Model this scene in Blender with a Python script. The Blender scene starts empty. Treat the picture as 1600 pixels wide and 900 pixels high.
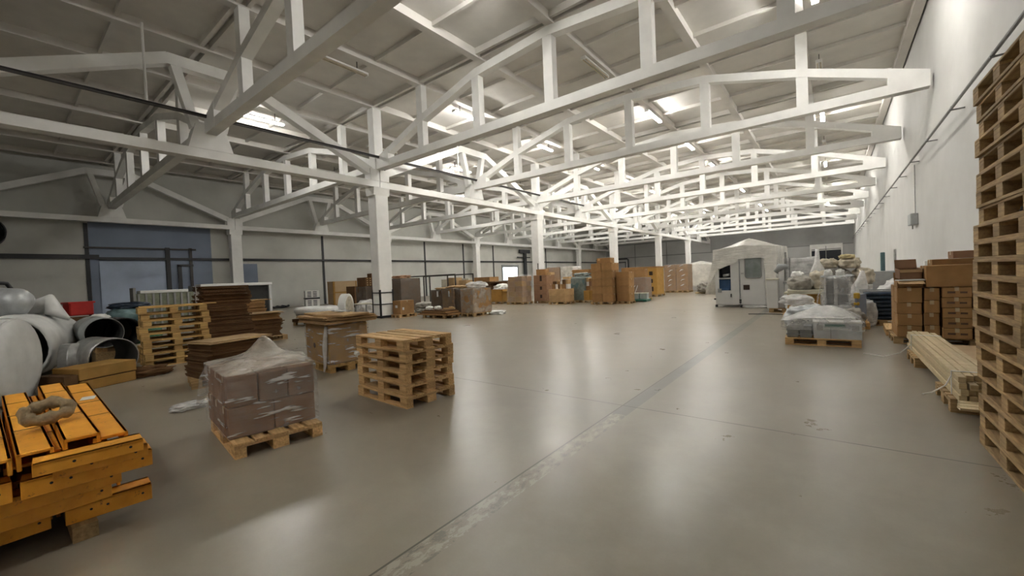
import bpy, bmesh, math, random
from mathutils import Vector, Matrix, Euler, noise
random.seed(7)
C = bpy.context.scene.collection
R = math.radians
ORD = ['first','second','third','fourth','fifth','sixth','seventh','eighth','ninth','tenth','eleventh','twelfth',
       'thirteenth','fourteenth','fifteenth','sixteenth','seventeenth','eighteenth','nineteenth','twentieth','twenty-first','twenty-second']

# ------------------------------------------------------------------ materials
def new_mat(name):
    m = bpy.data.materials.new(name); m.use_nodes = True
    nt = m.node_tree; b = nt.nodes['Principled BSDF']
    return m, nt, b
def N(nt, typ, **kw):
    n = nt.nodes.new(typ)
    for k, v in kw.items(): setattr(n, k, v)
    return n
def L(nt, a, b): nt.links.new(a, b)
def ramp(nt, fac, stops):
    r = N(nt, 'ShaderNodeValToRGB'); e = r.color_ramp.elements
    while len(e) < len(stops): e.new(0.5)
    for i, (p, c) in enumerate(stops):
        e[i].position = p; e[i].color = (c[0], c[1], c[2], 1)
    L(nt, fac, r.inputs['Fac']); return r.outputs['Color']
def coords(nt, scale=(1,1,1), kind='Object'):
    t = N(nt, 'ShaderNodeTexCoord'); m = N(nt, 'ShaderNodeMapping'); m.inputs['Scale'].default_value = scale
    L(nt, t.outputs[kind], m.inputs['Vector']); return m.outputs['Vector']
def noise_tex(nt, vec, scale, detail=4, rough=.55):
    n = N(nt, 'ShaderNodeTexNoise'); n.inputs['Scale'].default_value = scale
    n.inputs['Detail'].default_value = detail; n.inputs['Roughness'].default_value = rough
    L(nt, vec, n.inputs['Vector']); return n.outputs['Fac']
def bump(nt, b, height, strength=.3, dist=.02):
    u = N(nt, 'ShaderNodeBump'); u.inputs['Strength'].default_value = strength; u.inputs['Distance'].default_value = dist
    L(nt, height, u.inputs['Height']); L(nt, u.outputs['Normal'], b.inputs['Normal'])
def mixc(nt, fac, a, b, mode='MIX'):
    m = N(nt, 'ShaderNodeMix', data_type='RGBA', blend_type=mode)
    if isinstance(fac, float): m.inputs[0].default_value = fac
    else: L(nt, fac, m.inputs[0])
    for i, v in ((6, a), (7, b)):
        if isinstance(v, tuple): m.inputs[i].default_value = (v[0], v[1], v[2], 1)
        else: L(nt, v, m.inputs[i])
    return m.outputs[2]
def mathn(nt, op, a, b=None, c=None):
    m = N(nt, 'ShaderNodeMath', operation=op)
    for i, v in enumerate((a, b, c)):
        if v is None: continue
        if isinstance(v, (int, float)): m.inputs[i].default_value = v
        else: L(nt, v, m.inputs[i])
    return m.outputs[0]
def vary(nt, col, amt=.25):
    oi = N(nt, 'ShaderNodeObjectInfo'); h = N(nt, 'ShaderNodeHueSaturation')
    v = mathn(nt, 'MULTIPLY_ADD', oi.outputs['Random'], amt*2, 1-amt)
    L(nt, v, h.inputs['Value']); L(nt, col, h.inputs['Color']); return h.outputs['Color']

def simple(name, col, rough=.6, metal=0., nscale=6., namt=.12, var=0., bmp=0., spec=.5):
    m, nt, b = new_mat(name)
    f = noise_tex(nt, coords(nt), nscale)
    lo = tuple(max(0, c*(1-namt)) for c in col); hi = tuple(min(1, c*(1+namt)) for c in col)
    c = ramp(nt, f, [(.3, lo), (.7, hi)])
    if var: c = vary(nt, c, var)
    L(nt, c, b.inputs['Base Color']); b.inputs['Roughness'].default_value = rough; b.inputs['Metallic'].default_value = metal
    b.inputs['Specular IOR Level'].default_value = spec
    if bmp: bump(nt, b, f, bmp)
    return m
def wood(name, c1, c2, var=.22, rough=.75):
    m, nt, b = new_mat(name)
    v = coords(nt, (1.5, 14, 14)); f = noise_tex(nt, v, 3.2, 6, .6)
    d = noise_tex(nt, coords(nt), 2.2, 3)
    c = ramp(nt, f, [(.28, c1), (.68, c2)])
    c = mixc(nt, mathn(nt, 'MULTIPLY', d, .35), c, tuple(x*.55 for x in c1))
    L(nt, vary(nt, c, var), b.inputs['Base Color']); b.inputs['Roughness'].default_value = rough
    bump(nt, b, f, .25, .004); return m
def cardboard(name, col, var=.15, lines=True):
    m, nt, b = new_mat(name)
    f = noise_tex(nt, coords(nt), 3.5, 5); g = noise_tex(nt, coords(nt, (1, 1, 30)), 4, 2)
    c = ramp(nt, f, [(.3, tuple(x*.82 for x in col)), (.7, tuple(x*1.12 for x in col))])
    c = mixc(nt, mathn(nt, 'MULTIPLY', g, .3), c, tuple(x*.6 for x in col))
    L(nt, vary(nt, c, var), b.inputs['Base Color']); b.inputs['Roughness'].default_value = .8
    b.inputs['Specular IOR Level'].default_value = .25
    bump(nt, b, f, .15, .01); return m
def plastic(name, tint, lo=.08, hi=.3, scale=5., rough=.12, stretch=(1,1,1), bs=.6, streak=.55):
    """clear film: mostly see-through, glossy, wrinkled, with whitish creases and painted highlight streaks"""
    m, nt, b = new_mat(name); out = nt.nodes['Material Output']
    f = noise_tex(nt, coords(nt, stretch), scale, 6, .62)
    t = N(nt, 'ShaderNodeTexCoord'); mp = N(nt, 'ShaderNodeMapping'); mp.inputs['Rotation'].default_value = (.5, .35, .2)
    mp.inputs['Scale'].default_value = (1.6, 1.6, 13); L(nt, t.outputs['Object'], mp.inputs['Vector'])
    g = noise_tex(nt, mp.outputs['Vector'], 1.7, 3, .5)
    b.inputs['Base Color'].default_value = (*tint, 1); b.inputs['Roughness'].default_value = rough
    b.inputs['Specular IOR Level'].default_value = 1.
    bump(nt, b, mathn(nt, 'ADD', f, g), bs, .06)
    tr = N(nt, 'ShaderNodeBsdfTransparent'); mx = N(nt, 'ShaderNodeMixShader')
    r = N(nt, 'ShaderNodeMapRange'); r.inputs['From Min'].default_value = .35; r.inputs['From Max'].default_value = .7
    r.inputs['To Min'].default_value = lo; r.inputs['To Max'].default_value = hi
    L(nt, f, r.inputs['Value'])
    k = ramp(nt, g, [(.575, (0,0,0)), (.66, (streak,)*3)])  # white highlights on the wrinkles painted in by raising opacity
    L(nt, mathn(nt, 'MAXIMUM', r.outputs['Result'], k), mx.inputs['Fac'])
    L(nt, tr.outputs[0], mx.inputs[1]); L(nt, b.outputs[0], mx.inputs[2]); L(nt, mx.outputs[0], out.inputs['Surface'])
    return m
def emit(name, col, s):
    m, nt, b = new_mat(name)
    b.inputs['Base Color'].default_value = (.9, .9, .9, 1); b.inputs['Emission Color'].default_value = (*col, 1)
    b.inputs['Emission Strength'].default_value = s; return m

def floor_mat():
    m, nt, b = new_mat('polished_concrete')
    v = coords(nt)
    a = noise_tex(nt, v, .35, 6, .6); d = noise_tex(nt, v, 1.7, 8, .65); e = noise_tex(nt, v, 60, 2)
    c = ramp(nt, a, [(.3, (.225, .197, .150)), (.7, (.305, .270, .210))])
    c = mixc(nt, mathn(nt, 'MULTIPLY', ramp(nt, d, [(.45, (0,0,0)), (.75, (1,1,1))]), .35), c, (.41, .37, .30))
    c = mixc(nt, mathn(nt, 'MULTIPLY', e, .12), c, (.12, .105, .08))
    s = N(nt, 'ShaderNodeSeparateXYZ'); t = N(nt, 'ShaderNodeTexCoord'); L(nt, t.outputs['Object'], s.inputs[0])
    x, y = s.outputs['X'], s.outputs['Y']
    def near(val, at, w): return mathn(nt, 'LESS_THAN', mathn(nt, 'ABSOLUTE', mathn(nt, 'SUBTRACT', val, at)), w)
    # worn grey-green painted strip beside the joint
    band = near(x, -1.935, .085)
    yfar = mathn(nt, 'GREATER_THAN', y, 4.35)
    wear = noise_tex(nt, coords(nt, (9, 4, 1)), 1.6, 6, .7)
    wn = mathn(nt, 'GREATER_THAN', wear, .56)
    light = mathn(nt, 'MULTIPLY', mathn(nt, 'LESS_THAN', wear, .47), .6)
    keep = mathn(nt, 'MAXIMUM', mathn(nt, 'MULTIPLY', wn, .75), mathn(nt, 'MULTIPLY', yfar, .8))
    c = mixc(nt, mathn(nt, 'MULTIPLY', band, mathn(nt, 'MULTIPLY', light, mathn(nt, 'SUBTRACT', 1, yfar))), c, (.42, .39, .33))
    c = mixc(nt, mathn(nt, 'MULTIPLY', band, keep), c, (.15, .15, .125))
    j = near(x, -2.03, .008)
    for at in (4.67, 17.6, 30.6): j = mathn(nt, 'MAXIMUM', j, near(y, at, .009))
    for at in (-14.6, ): j = mathn(nt, 'MAXIMUM', j, near(x, at, .008))
    c = mixc(nt, mathn(nt, 'MULTIPLY', j, .8), c, (.05, .045, .035))
    L(nt, c, b.inputs['Base Color'])
    r = N(nt, 'ShaderNodeMapRange'); r.inputs['To Min'].default_value = .2; r.inputs['To Max'].default_value = .42
    L(nt, d, r.inputs['Value']); L(nt, r.outputs['Result'], b.inputs['Roughness'])
    bump(nt, b, d, .04, .01)
    return m

M = {}
M['floor'] = floor_mat()
M['white'] = simple('white_limewash', (.85, .84, .81), .8, nscale=1.6, namt=.06, bmp=.06)
M['ceil'] = simple('ceiling_limewash', (.70, .672, .63), .9, nscale=1.1, namt=.07)
M['wallw'] = simple('white_plaster', (.57, .562, .54), .75, nscale=.8, namt=.05, bmp=.03)
M['panel'] = simple('grey_wall_panel', (.52, .515, .475), .7, nscale=.5, namt=.1)
M['panel_back'] = simple('grey_end_panel', (.50, .50, .49), .7, nscale=.4, namt=.08)
M['panel_dark'] = simple('dark_grey_panel', (.25, .25, .245), .7, nscale=.4, namt=.1)
M['daylight_blue_and_board'] = simple('blue_daylight_tint_and_board', (.19, .225, .30), .6, nscale=.5, namt=.12)  # bluish daylight painted into wall panels; own colour of the padded board
M['black'] = simple('black_metal', (.016, .016, .018), .5)
M['darkpipe'] = simple('dark_conduit', (.05, .045, .04), .6)
M['greypipe'] = simple('grey_conduit', (.24, .235, .23), .45, .4)
M['steel'] = simple('galvanised_steel', (.42, .42, .41), .42, .75, nscale=9, namt=.2, bmp=.05)
M['steelgrey'] = simple('grey_painted_steel', (.33, .34, .34), .45)
M['duct'] = simple('white_duct_wrap', (.66, .66, .64), .42, nscale=3, namt=.12, bmp=.25)
M['ductgrey'] = simple('grey_foil_wrap', (.46, .48, .49), .35, .25, nscale=4, namt=.2, bmp=.5)
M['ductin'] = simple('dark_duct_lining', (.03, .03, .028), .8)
M['wood'] = wood('pallet_wood', (.46, .265, .10), (.88, .60, .29))
M['wood_y'] = wood('yellow_pallet_wood', (.42, .24, .075), (.72, .47, .17), .18)
M['wood_d'] = wood('old_pallet_wood', (.29, .18, .078), (.60, .41, .19), .25)
M['plank'] = wood('fresh_planed_timber', (.52, .40, .22), (.74, .60, .37), .12, .65)
M['ply'] = wood('plywood', (.46, .31, .16), (.58, .41, .23), .06, .6)
M['card'] = cardboard('brown_cardboard', (.36, .20, .080), .1)
M['card_d'] = cardboard('dark_brown_cardboard', (.13, .066, .026))
M['card_l'] = cardboard('light_cardboard', (.50, .33, .165))
M['card_r'] = cardboard('reddish_cardboard', (.29, .165, .095))
M['card_y'] = cardboard('yellow_cardboard', (.42, .235, .06))
M['tape'] = simple('packing_tape', (.47, .36, .22), .3)
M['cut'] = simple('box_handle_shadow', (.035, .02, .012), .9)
M['ink'] = simple('brown_print', (.10, .055, .03), .8)
M['paper'] = simple('white_paper', (.80, .79, .76), .7, namt=.04)
M['cream'] = simple('cream_cartons', (.60, .57, .46), .7)
M['film'] = plastic('stretch_film', (.90, .88, .86), .08, .34, 5, streak=.8)
M['film_f'] = plastic('stretch_film_far', (.90, .88, .86), .08, .30, 3, streak=.28)
M['film_t'] = plastic('stretch_film_cap', (.72, .66, .58), .35, .7, 4, .2, streak=.5)
M['film_h'] = plastic('heavy_film', (.93, .92, .90), .4, .8, 3, .2, streak=.0)
M['film_c'] = plastic('cover_sheet', (.92, .89, .82), .6, .88, 2.2, .25, bs=.5, streak=.0)
M['film_b'] = plastic('beige_film', (.60, .53, .44), .3, .62, 3, .22, streak=.4)
M['film_g'] = plastic('greenish_film', (.30, .36, .34), .6, .9, 4, .25, streak=.8)
M['film_d'] = plastic('dark_film', (.26, .22, .18), .3, .65, 4, .2, streak=.6)
M['film_clear'] = plastic('clear_film', (.95, .96, .97), .10, .38, 4, .1, streak=.5)
def orange_mat():
    m, nt, b = new_mat('orange_paint')
    f = noise_tex(nt, coords(nt), 7, 6, .65); g = noise_tex(nt, coords(nt), 26, 5, .6)
    c = ramp(nt, f, [(.3, (.76, .31, .02)), (.7, (.92, .42, .04))])
    c = mixc(nt, ramp(nt, g, [(.62, (0,0,0)), (.72, (1,1,1))]), c, (.30, .10, .02))
    L(nt, vary(nt, c, .10), b.inputs['Base Color']); b.inputs['Roughness'].default_value = .45; return m
M['orange'] = orange_mat()
M['burlap'] = simple('beige_sacking', (.33, .25, .145), .9, nscale=30, namt=.25, bmp=.3)
M['red'] = simple('red_plastic', (.45, .02, .015), .4)
M['green'] = simple('green_plastic', (.03, .12, .055), .5)
M['greenlabel'] = simple('green_label', (.02, .14, .10), .5)
M['teal'] = simple('teal_bag', (.10, .17, .18), .6)
M['blue'] = simple('blue_machine_parts', (.03, .085, .20), .45)
M['navy'] = simple('navy_wrapped_tubes', (.018, .032, .055), .28, .1, nscale=8, namt=.5, bmp=.4)
M['yellow'] = simple('yellow_foam', (.55, .36, .05), .8)
M['machine'] = simple('machine_enamel', (.66, .655, .64), .4, nscale=2, namt=.05)
M['machined'] = simple('machine_grey', (.30, .31, .31), .4)
M['paleblue'] = simple('pale_blue_carton', (.60, .63, .66), .6)
M['beigefoam'] = simple('beige_padding', (.52, .46, .36), .85, nscale=7, namt=.3, bmp=.7)
M['paleyellow'] = simple('pale_yellow_padding', (.58, .48, .27), .85, nscale=6, namt=.3, bmp=.5)
M['greyfoam'] = simple('grey_padding', (.30, .28, .245), .85, nscale=6, namt=.35, bmp=.7)
M['darkglass'] = simple('dark_glass', (.018, .02, .028), .15)
M['glass'] = simple('smoky_pane', (.22, .245, .235), .15, nscale=3, namt=.3)
M['tube'] = emit('lit_fluorescent_tube', (1.0, .985, .94), 37)
M['tubeoff'] = simple('unlit_tube', (.55, .47, .33), .4)
M['curtain'] = simple('greenish_curtain', (.17, .18, .125), .8, nscale=5, namt=.3)
M['daylight'] = emit('daylight_pane', (.72, .9, 1.0), 1.2)

# ------------------------------------------------------------------ mesh builder
class MB:
    def __init__(s): s.v = []; s.f = []
    def add(s, vs, fs):
        o = len(s.v); s.v += [tuple(v) for v in vs]; s.f += [tuple(i+o for i in f) for f in fs]; return s
    def box(s, x0, x1, y0, y1, z0, z1):
        return s.add([(x0,y0,z0),(x1,y0,z0),(x1,y1,z0),(x0,y1,z0),(x0,y0,z1),(x1,y0,z1),(x1,y1,z1),(x0,y1,z1)],
                     [(0,3,2,1),(4,5,6,7),(0,1,5,4),(1,2,6,5),(2,3,7,6),(3,0,4,7)])
    def cbox(s, c, d, rz=0, rx=0, ry=0):
        m = Euler((rx, ry, rz)).to_matrix(); h = Vector(d)/2; c = Vector(c)
        vs = [c + m @ Vector((a*h.x, b*h.y, e*h.z)) for e in (-1,1) for a, b in ((-1,-1),(1,-1),(1,1),(-1,1))]
        return s.add(vs, [(0,3,2,1),(4,5,6,7),(0,1,5,4),(1,2,6,5),(2,3,7,6),(3,0,4,7)])
    def beam(s, p, q, w, h, up=(0,0,1)):
        p, q = Vector(p), Vector(q); d = (q-p).normalized(); u = Vector(up)
        r = d.cross(u).normalized()*w/2; u = r.cross(d).normalized()*h/2
        vs = [e+a*r+b*u for e in (p, q) for a, b in ((-1,-1),(1,-1),(1,1),(-1,1))]
        return s.add(vs, [(0,3,2,1),(4,5,6,7),(0,1,5,4),(1,2,6,5),(2,3,7,6),(3,0,4,7)])
    def prism_y(s, pts, y0, y1):      # polygon in x,z extruded along y (pts counter-clockwise seen from -y)
        n = len(pts)
        vs = [(x, y0, z) for x, z in pts] + [(x, y1, z) for x, z in pts]
        fs = [tuple(range(n)), tuple(reversed(range(n, 2*n)))] + [(i, i+n, (i+1) % n+n, (i+1) % n) for i in range(n)]
        return s.add(vs, fs)
    def tube(s, pts, r, n=10, closed=False, cap=True):
        pts = [Vector(p) for p in pts]; K = len(pts); rings = []
        prev = None
        for i, p in enumerate(pts):
            a = pts[(i-1) % K] if (closed or i > 0) else p; b = pts[(i+1) % K] if (closed or i < K-1) else p
            t = (b-a).normalized()
            if prev is None:
                ref = Vector((0,0,1)) if abs(t.z) < .9 else Vector((1,0,0))
                u = t.cross(ref).normalized()
            else: u = (prev - t*prev.dot(t)).normalized()
            prev = u; w = t.cross(u); rr = r[i] if isinstance(r, (list, tuple)) else r
            rings.append([p + rr*(math.cos(2*math.pi*k/n)*u + math.sin(2*math.pi*k/n)*w) for k in range(n)])
        vs = [v for g in rings for v in g]; fs = []
        for i in range(K if closed else K-1):
            for k in range(n):
                a, b = i*n+k, i*n+(k+1) % n; c2 = ((i+1) % K)*n
                fs.append((a, b, c2+(k+1) % n, c2+k))
        if cap and not closed: fs += [tuple(reversed(range(n))), tuple(range((K-1)*n, K*n))]
        return s.add(vs, fs)
    def shell(s, p, q, r0, r1, t, n=28):   # open pipe with wall thickness from p to q
        p, q = Vector(p), Vector(q); d = (q-p).normalized()
        ref = Vector((0,0,1)) if abs(d.z) < .9 else Vector((1,0,0)); u = d.cross(ref).normalized(); w = d.cross(u)
        R4 = []
        for c, r in ((p, r0), (q, r1), (q, r1-t), (p, r0-t)):
            R4.append([c + r*(math.cos(2*math.pi*k/n)*u + math.sin(2*math.pi*k/n)*w) for k in range(n)])
        vs = [v for g in R4 for v in g]
        fs = [(i*n+k, i*n+(k+1) % n, ((i+1) % 4)*n+(k+1) % n, ((i+1) % 4)*n+k) for i in range(4) for k in range(n)]
        return s.add(vs, fs)
    def mesh(s, name, mat, bevel=0., smooth=False, jitter=0.):
        me = bpy.data.meshes.new(name); me.from_pydata([tuple(v) for v in s.v], [], s.f)
        bm = bmesh.new(); bm.from_mesh(me)
        bmesh.ops.recalc_face_normals(bm, faces=bm.faces)
        if bevel: bmesh.ops.bevel(bm, geom=list(bm.edges), offset=bevel, segments=1, affect='EDGES', profile=.5)
        bm.to_mesh(me); bm.free()
        if smooth:
            for p in me.polygons: p.use_smooth = True
        me.materials.append(M[mat] if isinstance(mat, str) else mat); return me

def link(name, me, parent=None, loc=(0,0,0), rot=(0,0,0)):
    o = bpy.data.objects.new(name, me); C.objects.link(o); o.location = loc; o.rotation_euler = rot
    if parent: o.parent = parent
    return o
def build(mb, name, mat, parent=None, bevel=0., smooth=False, loc=(0,0,0), rot=(0,0,0), label=None):
    o = link(name, mb.mesh(name, mat, bevel, smooth), parent, loc, rot)
    if label: o['label'] = label
    return o
def tag(o, label, cat, group=None):
    o['label'] = label; o['category'] = cat
    if group: o['group'] = group
    return o
def thing(name, label, cat, loc=(0,0,0), rz=0, group=None):
    o = bpy.data.objects.new(name, None); C.objects.link(o); o.empty_display_size = .2
    o.location = loc; o.rotation_euler = (0,0,rz); return tag(o, label, cat, group)
def struct(mb, name, mat, bevel=0., parent=None):
    o = build(mb, name, mat, parent, bevel)
    if not parent: o['kind'] = 'structure'
    return o
def dup(root, loc, rz=0, label=None, group=None):
    r = root.copy(); C.objects.link(r); r.location = loc; r.rotation_euler = (root.rotation_euler.x, root.rotation_euler.y, rz)
    if label: r['label'] = label
    if group: r['group'] = group
    for ch in list(root.children):
        c = ch.copy(); C.objects.link(c); c.parent = r
        for g in list(ch.children):
            d = g.copy(); C.objects.link(d); d.parent = c
    return r
def wobble(me, amp, sc, seed=0, zfix=None):
    for v in me.vertices:
        if zfix is not None and v.co.z <= zfix: continue
        n = noise.noise_vector(v.co*sc + Vector((seed*7.3, seed*3.1, seed))); v.co += n*amp
    return me
def grid_shell(x0, x1, y0, y1, z0, z1, k=10, topfn=None, flare=0.):
    """five-sided open-bottom cover, subdivided"""
    mb = MB(); 
    def quad(P):
        vs = []; fs = []
        for i in range(k+1):
            for j in range(k+1): vs.append(P(i/k, j/k))
        for i in range(k):
            for j in range(k): a = i*(k+1)+j; fs.append((a, a+k+1, a+k+2, a+1))
        mb.add(vs, fs)
    X = lambda t: x0+(x1-x0)*t
    Y = lambda t: y0+(y1-y0)*t
    T = topfn or (lambda a, b: z1)
    quad(lambda a, b: (X(a), Y(b), T(a, b)))
    Z = lambda a, b, e: z0+(T(a, b)-z0)*e
    quad(lambda a, e: (X(a), y0-flare*(1-e), Z(a, 0, e))); quad(lambda a, e: (X(a), y1+flare*(1-e), Z(a, 1, e)))
    quad(lambda b, e: (x0-flare*(1-e), Y(b), Z(0, b, e))); quad(lambda b, e: (x1+flare*(1-e), Y(b), Z(1, b, e)))
    return mb
def merged(mb, name, mat, amp=0, sc=3, seed=0, zfix=None, smooth=True):
    me = mb.mesh(name, mat)
    bm = bmesh.new(); bm.from_mesh(me); bmesh.ops.remove_doubles(bm, verts=bm.verts, dist=.0005)
    bmesh.ops.recalc_face_normals(bm, faces=bm.faces); bm.to_mesh(me); bm.free()
    if amp: wobble(me, amp, sc, seed, zfix)
    if smooth:
        for p in me.polygons: p.use_smooth = True
    return me
def lump_mesh(name, r, mat, seed=0, amp=.25, sc=2.2, sub=4, flat=True):
    bm = bmesh.new(); bmesh.ops.create_icosphere(bm, subdivisions=sub, radius=1)
    for v in bm.verts:
        n = noise.noise(v.co*sc + Vector((seed*5.7, seed, -seed*2.3)))
        n2 = noise.noise(v.co*sc*3 + Vector((seed, 2, seed*3)))
        f = 1 + amp*n + amp*.4*n2
        p = v.co*f
        # squarish profile so it reads as a packed bag
        p = Vector([math.copysign(abs(c)**.8, c) for c in p])
        v.co = Vector((p.x*r[0], p.y*r[1], p.z*r[2]))
        if flat: v.co.z = max(v.co.z, -r[2]*.8)
    if flat:
        for v in bm.verts: v.co.z += r[2]*.8
    me = bpy.data.meshes.new(name); bm.to_mesh(me); bm.free()
    for p in me.polygons: p.use_smooth = True
    me.materials.append(M[mat]); return me
def lump(name, label, cat, loc, r, mat, seed=0, amp=.25, sc=2.2, rz=0, group=None):
    o = link(name, lump_mesh(name, r, mat, seed, amp, sc), None, loc, (0,0,rz)); return tag(o, label, cat, group)

# ------------------------------------------------------------------ the hall
XR, XL, YN, YB, ZC = 2.55, -36.0, -14.0, 77.4, 10.0
B = 6.575                                      # bay between trusses
XC = -16.72                                    # middle column row
COLY = [11.45+2*B*k for k in range(-1, 5)]
TRY = [11.45+B*k for k in range(-2, 10)]

struct(MB().box(XL-.3, XR+.3, YN-.3, YB+.3, -.3, 0), 'floor', 'floor')
struct(MB().box(XR, XR+.3, YN-.3, YB+.3, 0, ZC+.4), 'wall_right', 'wallw')
struct(MB().box(XL-.3, XL, YN-.3, YB+.3, 0, ZC+.4), 'wall_left', 'panel')
struct(MB().box(XL, XR, YN-.3, YN, 0, ZC+.4), 'wall_near', 'panel')
struct(MB().box(XL, XR, YB, YB+.3, 0, ZC+.4), 'wall_far', 'panel_back')
# ribbed precast roof slabs
mb = MB().box(XL-.3, XR+.3, YN-.3, YB+.3, ZC, ZC+.3)
ribx = [-7.03+3.16*k for k in range(-2, 3)] + [-16.72+.1, 2.35] + [-25.9+3.1*k for k in range(-2, 3)] + [-35.2]
for x in ribx: mb.box(x-.14, x+.14, YN, YB, ZC-.28, ZC)
for y in TRY:
    for s in (-1, 1): mb.box(XL, XR, y+s*.14-.06, y+s*.14+.06, ZC-.22, ZC)
    for t in (1/3, 2/3): mb.box(XL, XR, y+B*t-.05, y+B*t+.05, ZC-.14, ZC)
struct(mb, 'ceiling', 'ceil')

# end wall panels, strips, window
mb = MB()
for z in (4.6, 7.1): mb.box(XL, XR, YB-.05, YB, z-.08, z+.08)
struct(mb, 'trim_1', 'panel_dark')
w = struct(MB().box(-2.6, 1.3, YB-.12, YB, 2.0, 4.7), 'window_1', 'white')
struct(MB().box(-2.4, 1.1, YB-.14, YB-.11, 2.1, 3.75), 'window_pane', 'darkglass', parent=w)
struct(MB().box(-2.4, 1.1, YB-.16, YB-.11, 3.85, 3.98).box(-.7, -.62, YB-.16, YB-.11, 2.1, 4.4), 'window_bar', 'panel_dark', parent=w)
mb = MB()
for x in (-30, -24, -20, -8): mb.box(x-.06, x+.06, YB-.04, YB, 0, 7.1)
struct(mb, 'trim_2', 'panel_dark')
struct(MB().box(-16.5, XR, YB-.06, YB, 4.7, 7.3), 'trim_3', simple('mid_grey_panel', (.34, .34, .335), .7, nscale=.4))
# left wall joints, panels and door tinted blue for spilled daylight, window
mb = MB()
for y in (3.8, 18.6, 30.3, 36.4, 42.1, 55, 66): mb.box(XL, XL+.05, y-.09, y+.09, 0, 6.1)
struct(mb, 'trim_4', 'black')
struct(MB().box(XL, XL+.04, 3.9, 10.2, 0, 6.2).box(XL, XL+.05, 12.0, 13.2, 0, 3.6), 'trim_5', 'daylight_blue_and_board')  # cool daylight on the wall, painted as the panels' blue
struct(MB().box(XL, XL+.045, -12, 75, 6.25, 6.45), 'trim_6', 'panel_dark')
w = struct(MB().box(XL, XL+.10, 43.8, 47.6, 1.2, 3.5), 'window_2', 'panel_dark')
struct(MB().box(XL+.10, XL+.12, 44.0, 47.2, 1.4, 3.12), 'window_pane', 'daylight', parent=w)
d = struct(MB().box(XL, XL+.08, 4.3, 7.5, 0, 3.75), 'door_1', simple('door_daylight_tint', (.40, .47, .60), .6, nscale=.6, namt=.15))  # pale blue of the door stands in for daylight
# ------------------------------------------------------------------ columns
def column(x, y, label, guard=False):
    t = thing('column', label, 'column', (x, y, 0), 0, 'white concrete columns')
    build(MB().box(-.30, .30, -.35, .35, 0, 6.06), 'shaft', 'white', t, .03)
    build(MB().prism_y([(-.3, 5.7), (.3, 5.7), (.36, 6.06), (-.36, 6.06)], -.42, .42), 'capital', 'white', t)
    if guard:
        mb = MB()
        for sx in (-1, 1):
            for sy in (-1, 1):
                a, b = sx*.315, sy*.365
                mb.box(min(a, a-sx*.06), max(a, a-sx*.06), b-.012, b+.012, 0, 1.32)
                mb.box(a-.012, a+.012, min(b, b-sy*.06), max(b, b-sy*.06), 0, 1.32)
        build(mb, 'corner_guard', 'black', t)
        for z in (.04, .62, 1.16):
            h = .10 if z < .1 else .045
            build(MB().box(-.33, .33, -.385, -.36, z-h/2+.02, z+h/2+.02).box(-.33, .33, .36, .385, z-h/2+.02, z+h/2+.02)
                  .box(-.335, -.31, -.38, .38, z-h/2+.02, z+h/2+.02).box(.31, .335, -.38, .38, z-h/2+.02, z+h/2+.02), 'guard_strap', 'black', t)
    return t
nm = ['behind the tall yellow carton pallet', 'with black corner guards at its foot, nearest the stack of wooden pallets', 'rising behind the long row of brown carton loads',
      'behind the tall brown carton stack, second from the white tented machine', 'above the brown cartons next to the wrapped pair', 'closest to the white tented machine']
for k, y in enumerate(COLY):
    lab = 'square white concrete column ' + (nm[k] if k else 'of the middle row nearest the orange steel')
    column(XC-.03, y, lab, k == 1)
    column(-35.0, y, 'slim white concrete column against the left wall, %s from the camera' % ORD[k])

# ------------------------------------------------------------------ girders along the column rows
def girder(x, y, label):
    t = thing('longitudinal_truss', label, 'girder', (x, y, 6.08), 0, 'white longitudinal trusses on the column rows')
    h, wd = B, .34
    build(MB().box(-.2, .2, -h+.01, h-.01, 0, .30), 'bottom_chord', 'white', t)
    build(MB().beam((0, -1.05, 3.02), (0, 1.05, 3.02), wd, .36), 'top_chord', 'white', t)
    for s in (-1, 1):
        build(MB().beam((0, s*1.0, 3.05), (0, s*(h-.42), .72), wd, .34), 'diagonal', 'white', t)
        build(MB().beam((0, s*.86, 2.95), (0, s*.38, 1.0), wd*.9, .26), 'web_leg', 'white', t)
        build(MB().box(-.22, .22, min(s*(h-.5), s*(h-.02)), max(s*(h-.5), s*(h-.02)), .3, .82), 'end_block', 'white', t)
    build(MB().add([(-.22,-.64,.3),(.22,-.64,.3),(.22,.64,.3),(-.22,.64,.3),(-.22,-.42,1.1),(.22,-.42,1.1),(.22,.42,1.1),(-.22,.42,1.1)],
                   [(0,3,2,1),(4,5,6,7),(0,1,5,4),(1,2,6,5),(2,3,7,6),(3,0,4,7)]), 'saddle', 'white', t)
    return t
g0 = None
for k in range(6):
    y = COLY[0]+B+2*B*k
    if y > 72: break
    for side, x in (('middle', XC), ('left wall', -35.0)):
        lab = 'white concrete longitudinal truss on the %s column row, %s bay from the camera' % (side, ORD[k])
        if g0 is None: g0 = girder(x, y, lab)
        else: dup(g0, (x, y, 6.08), 0, lab)

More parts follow.
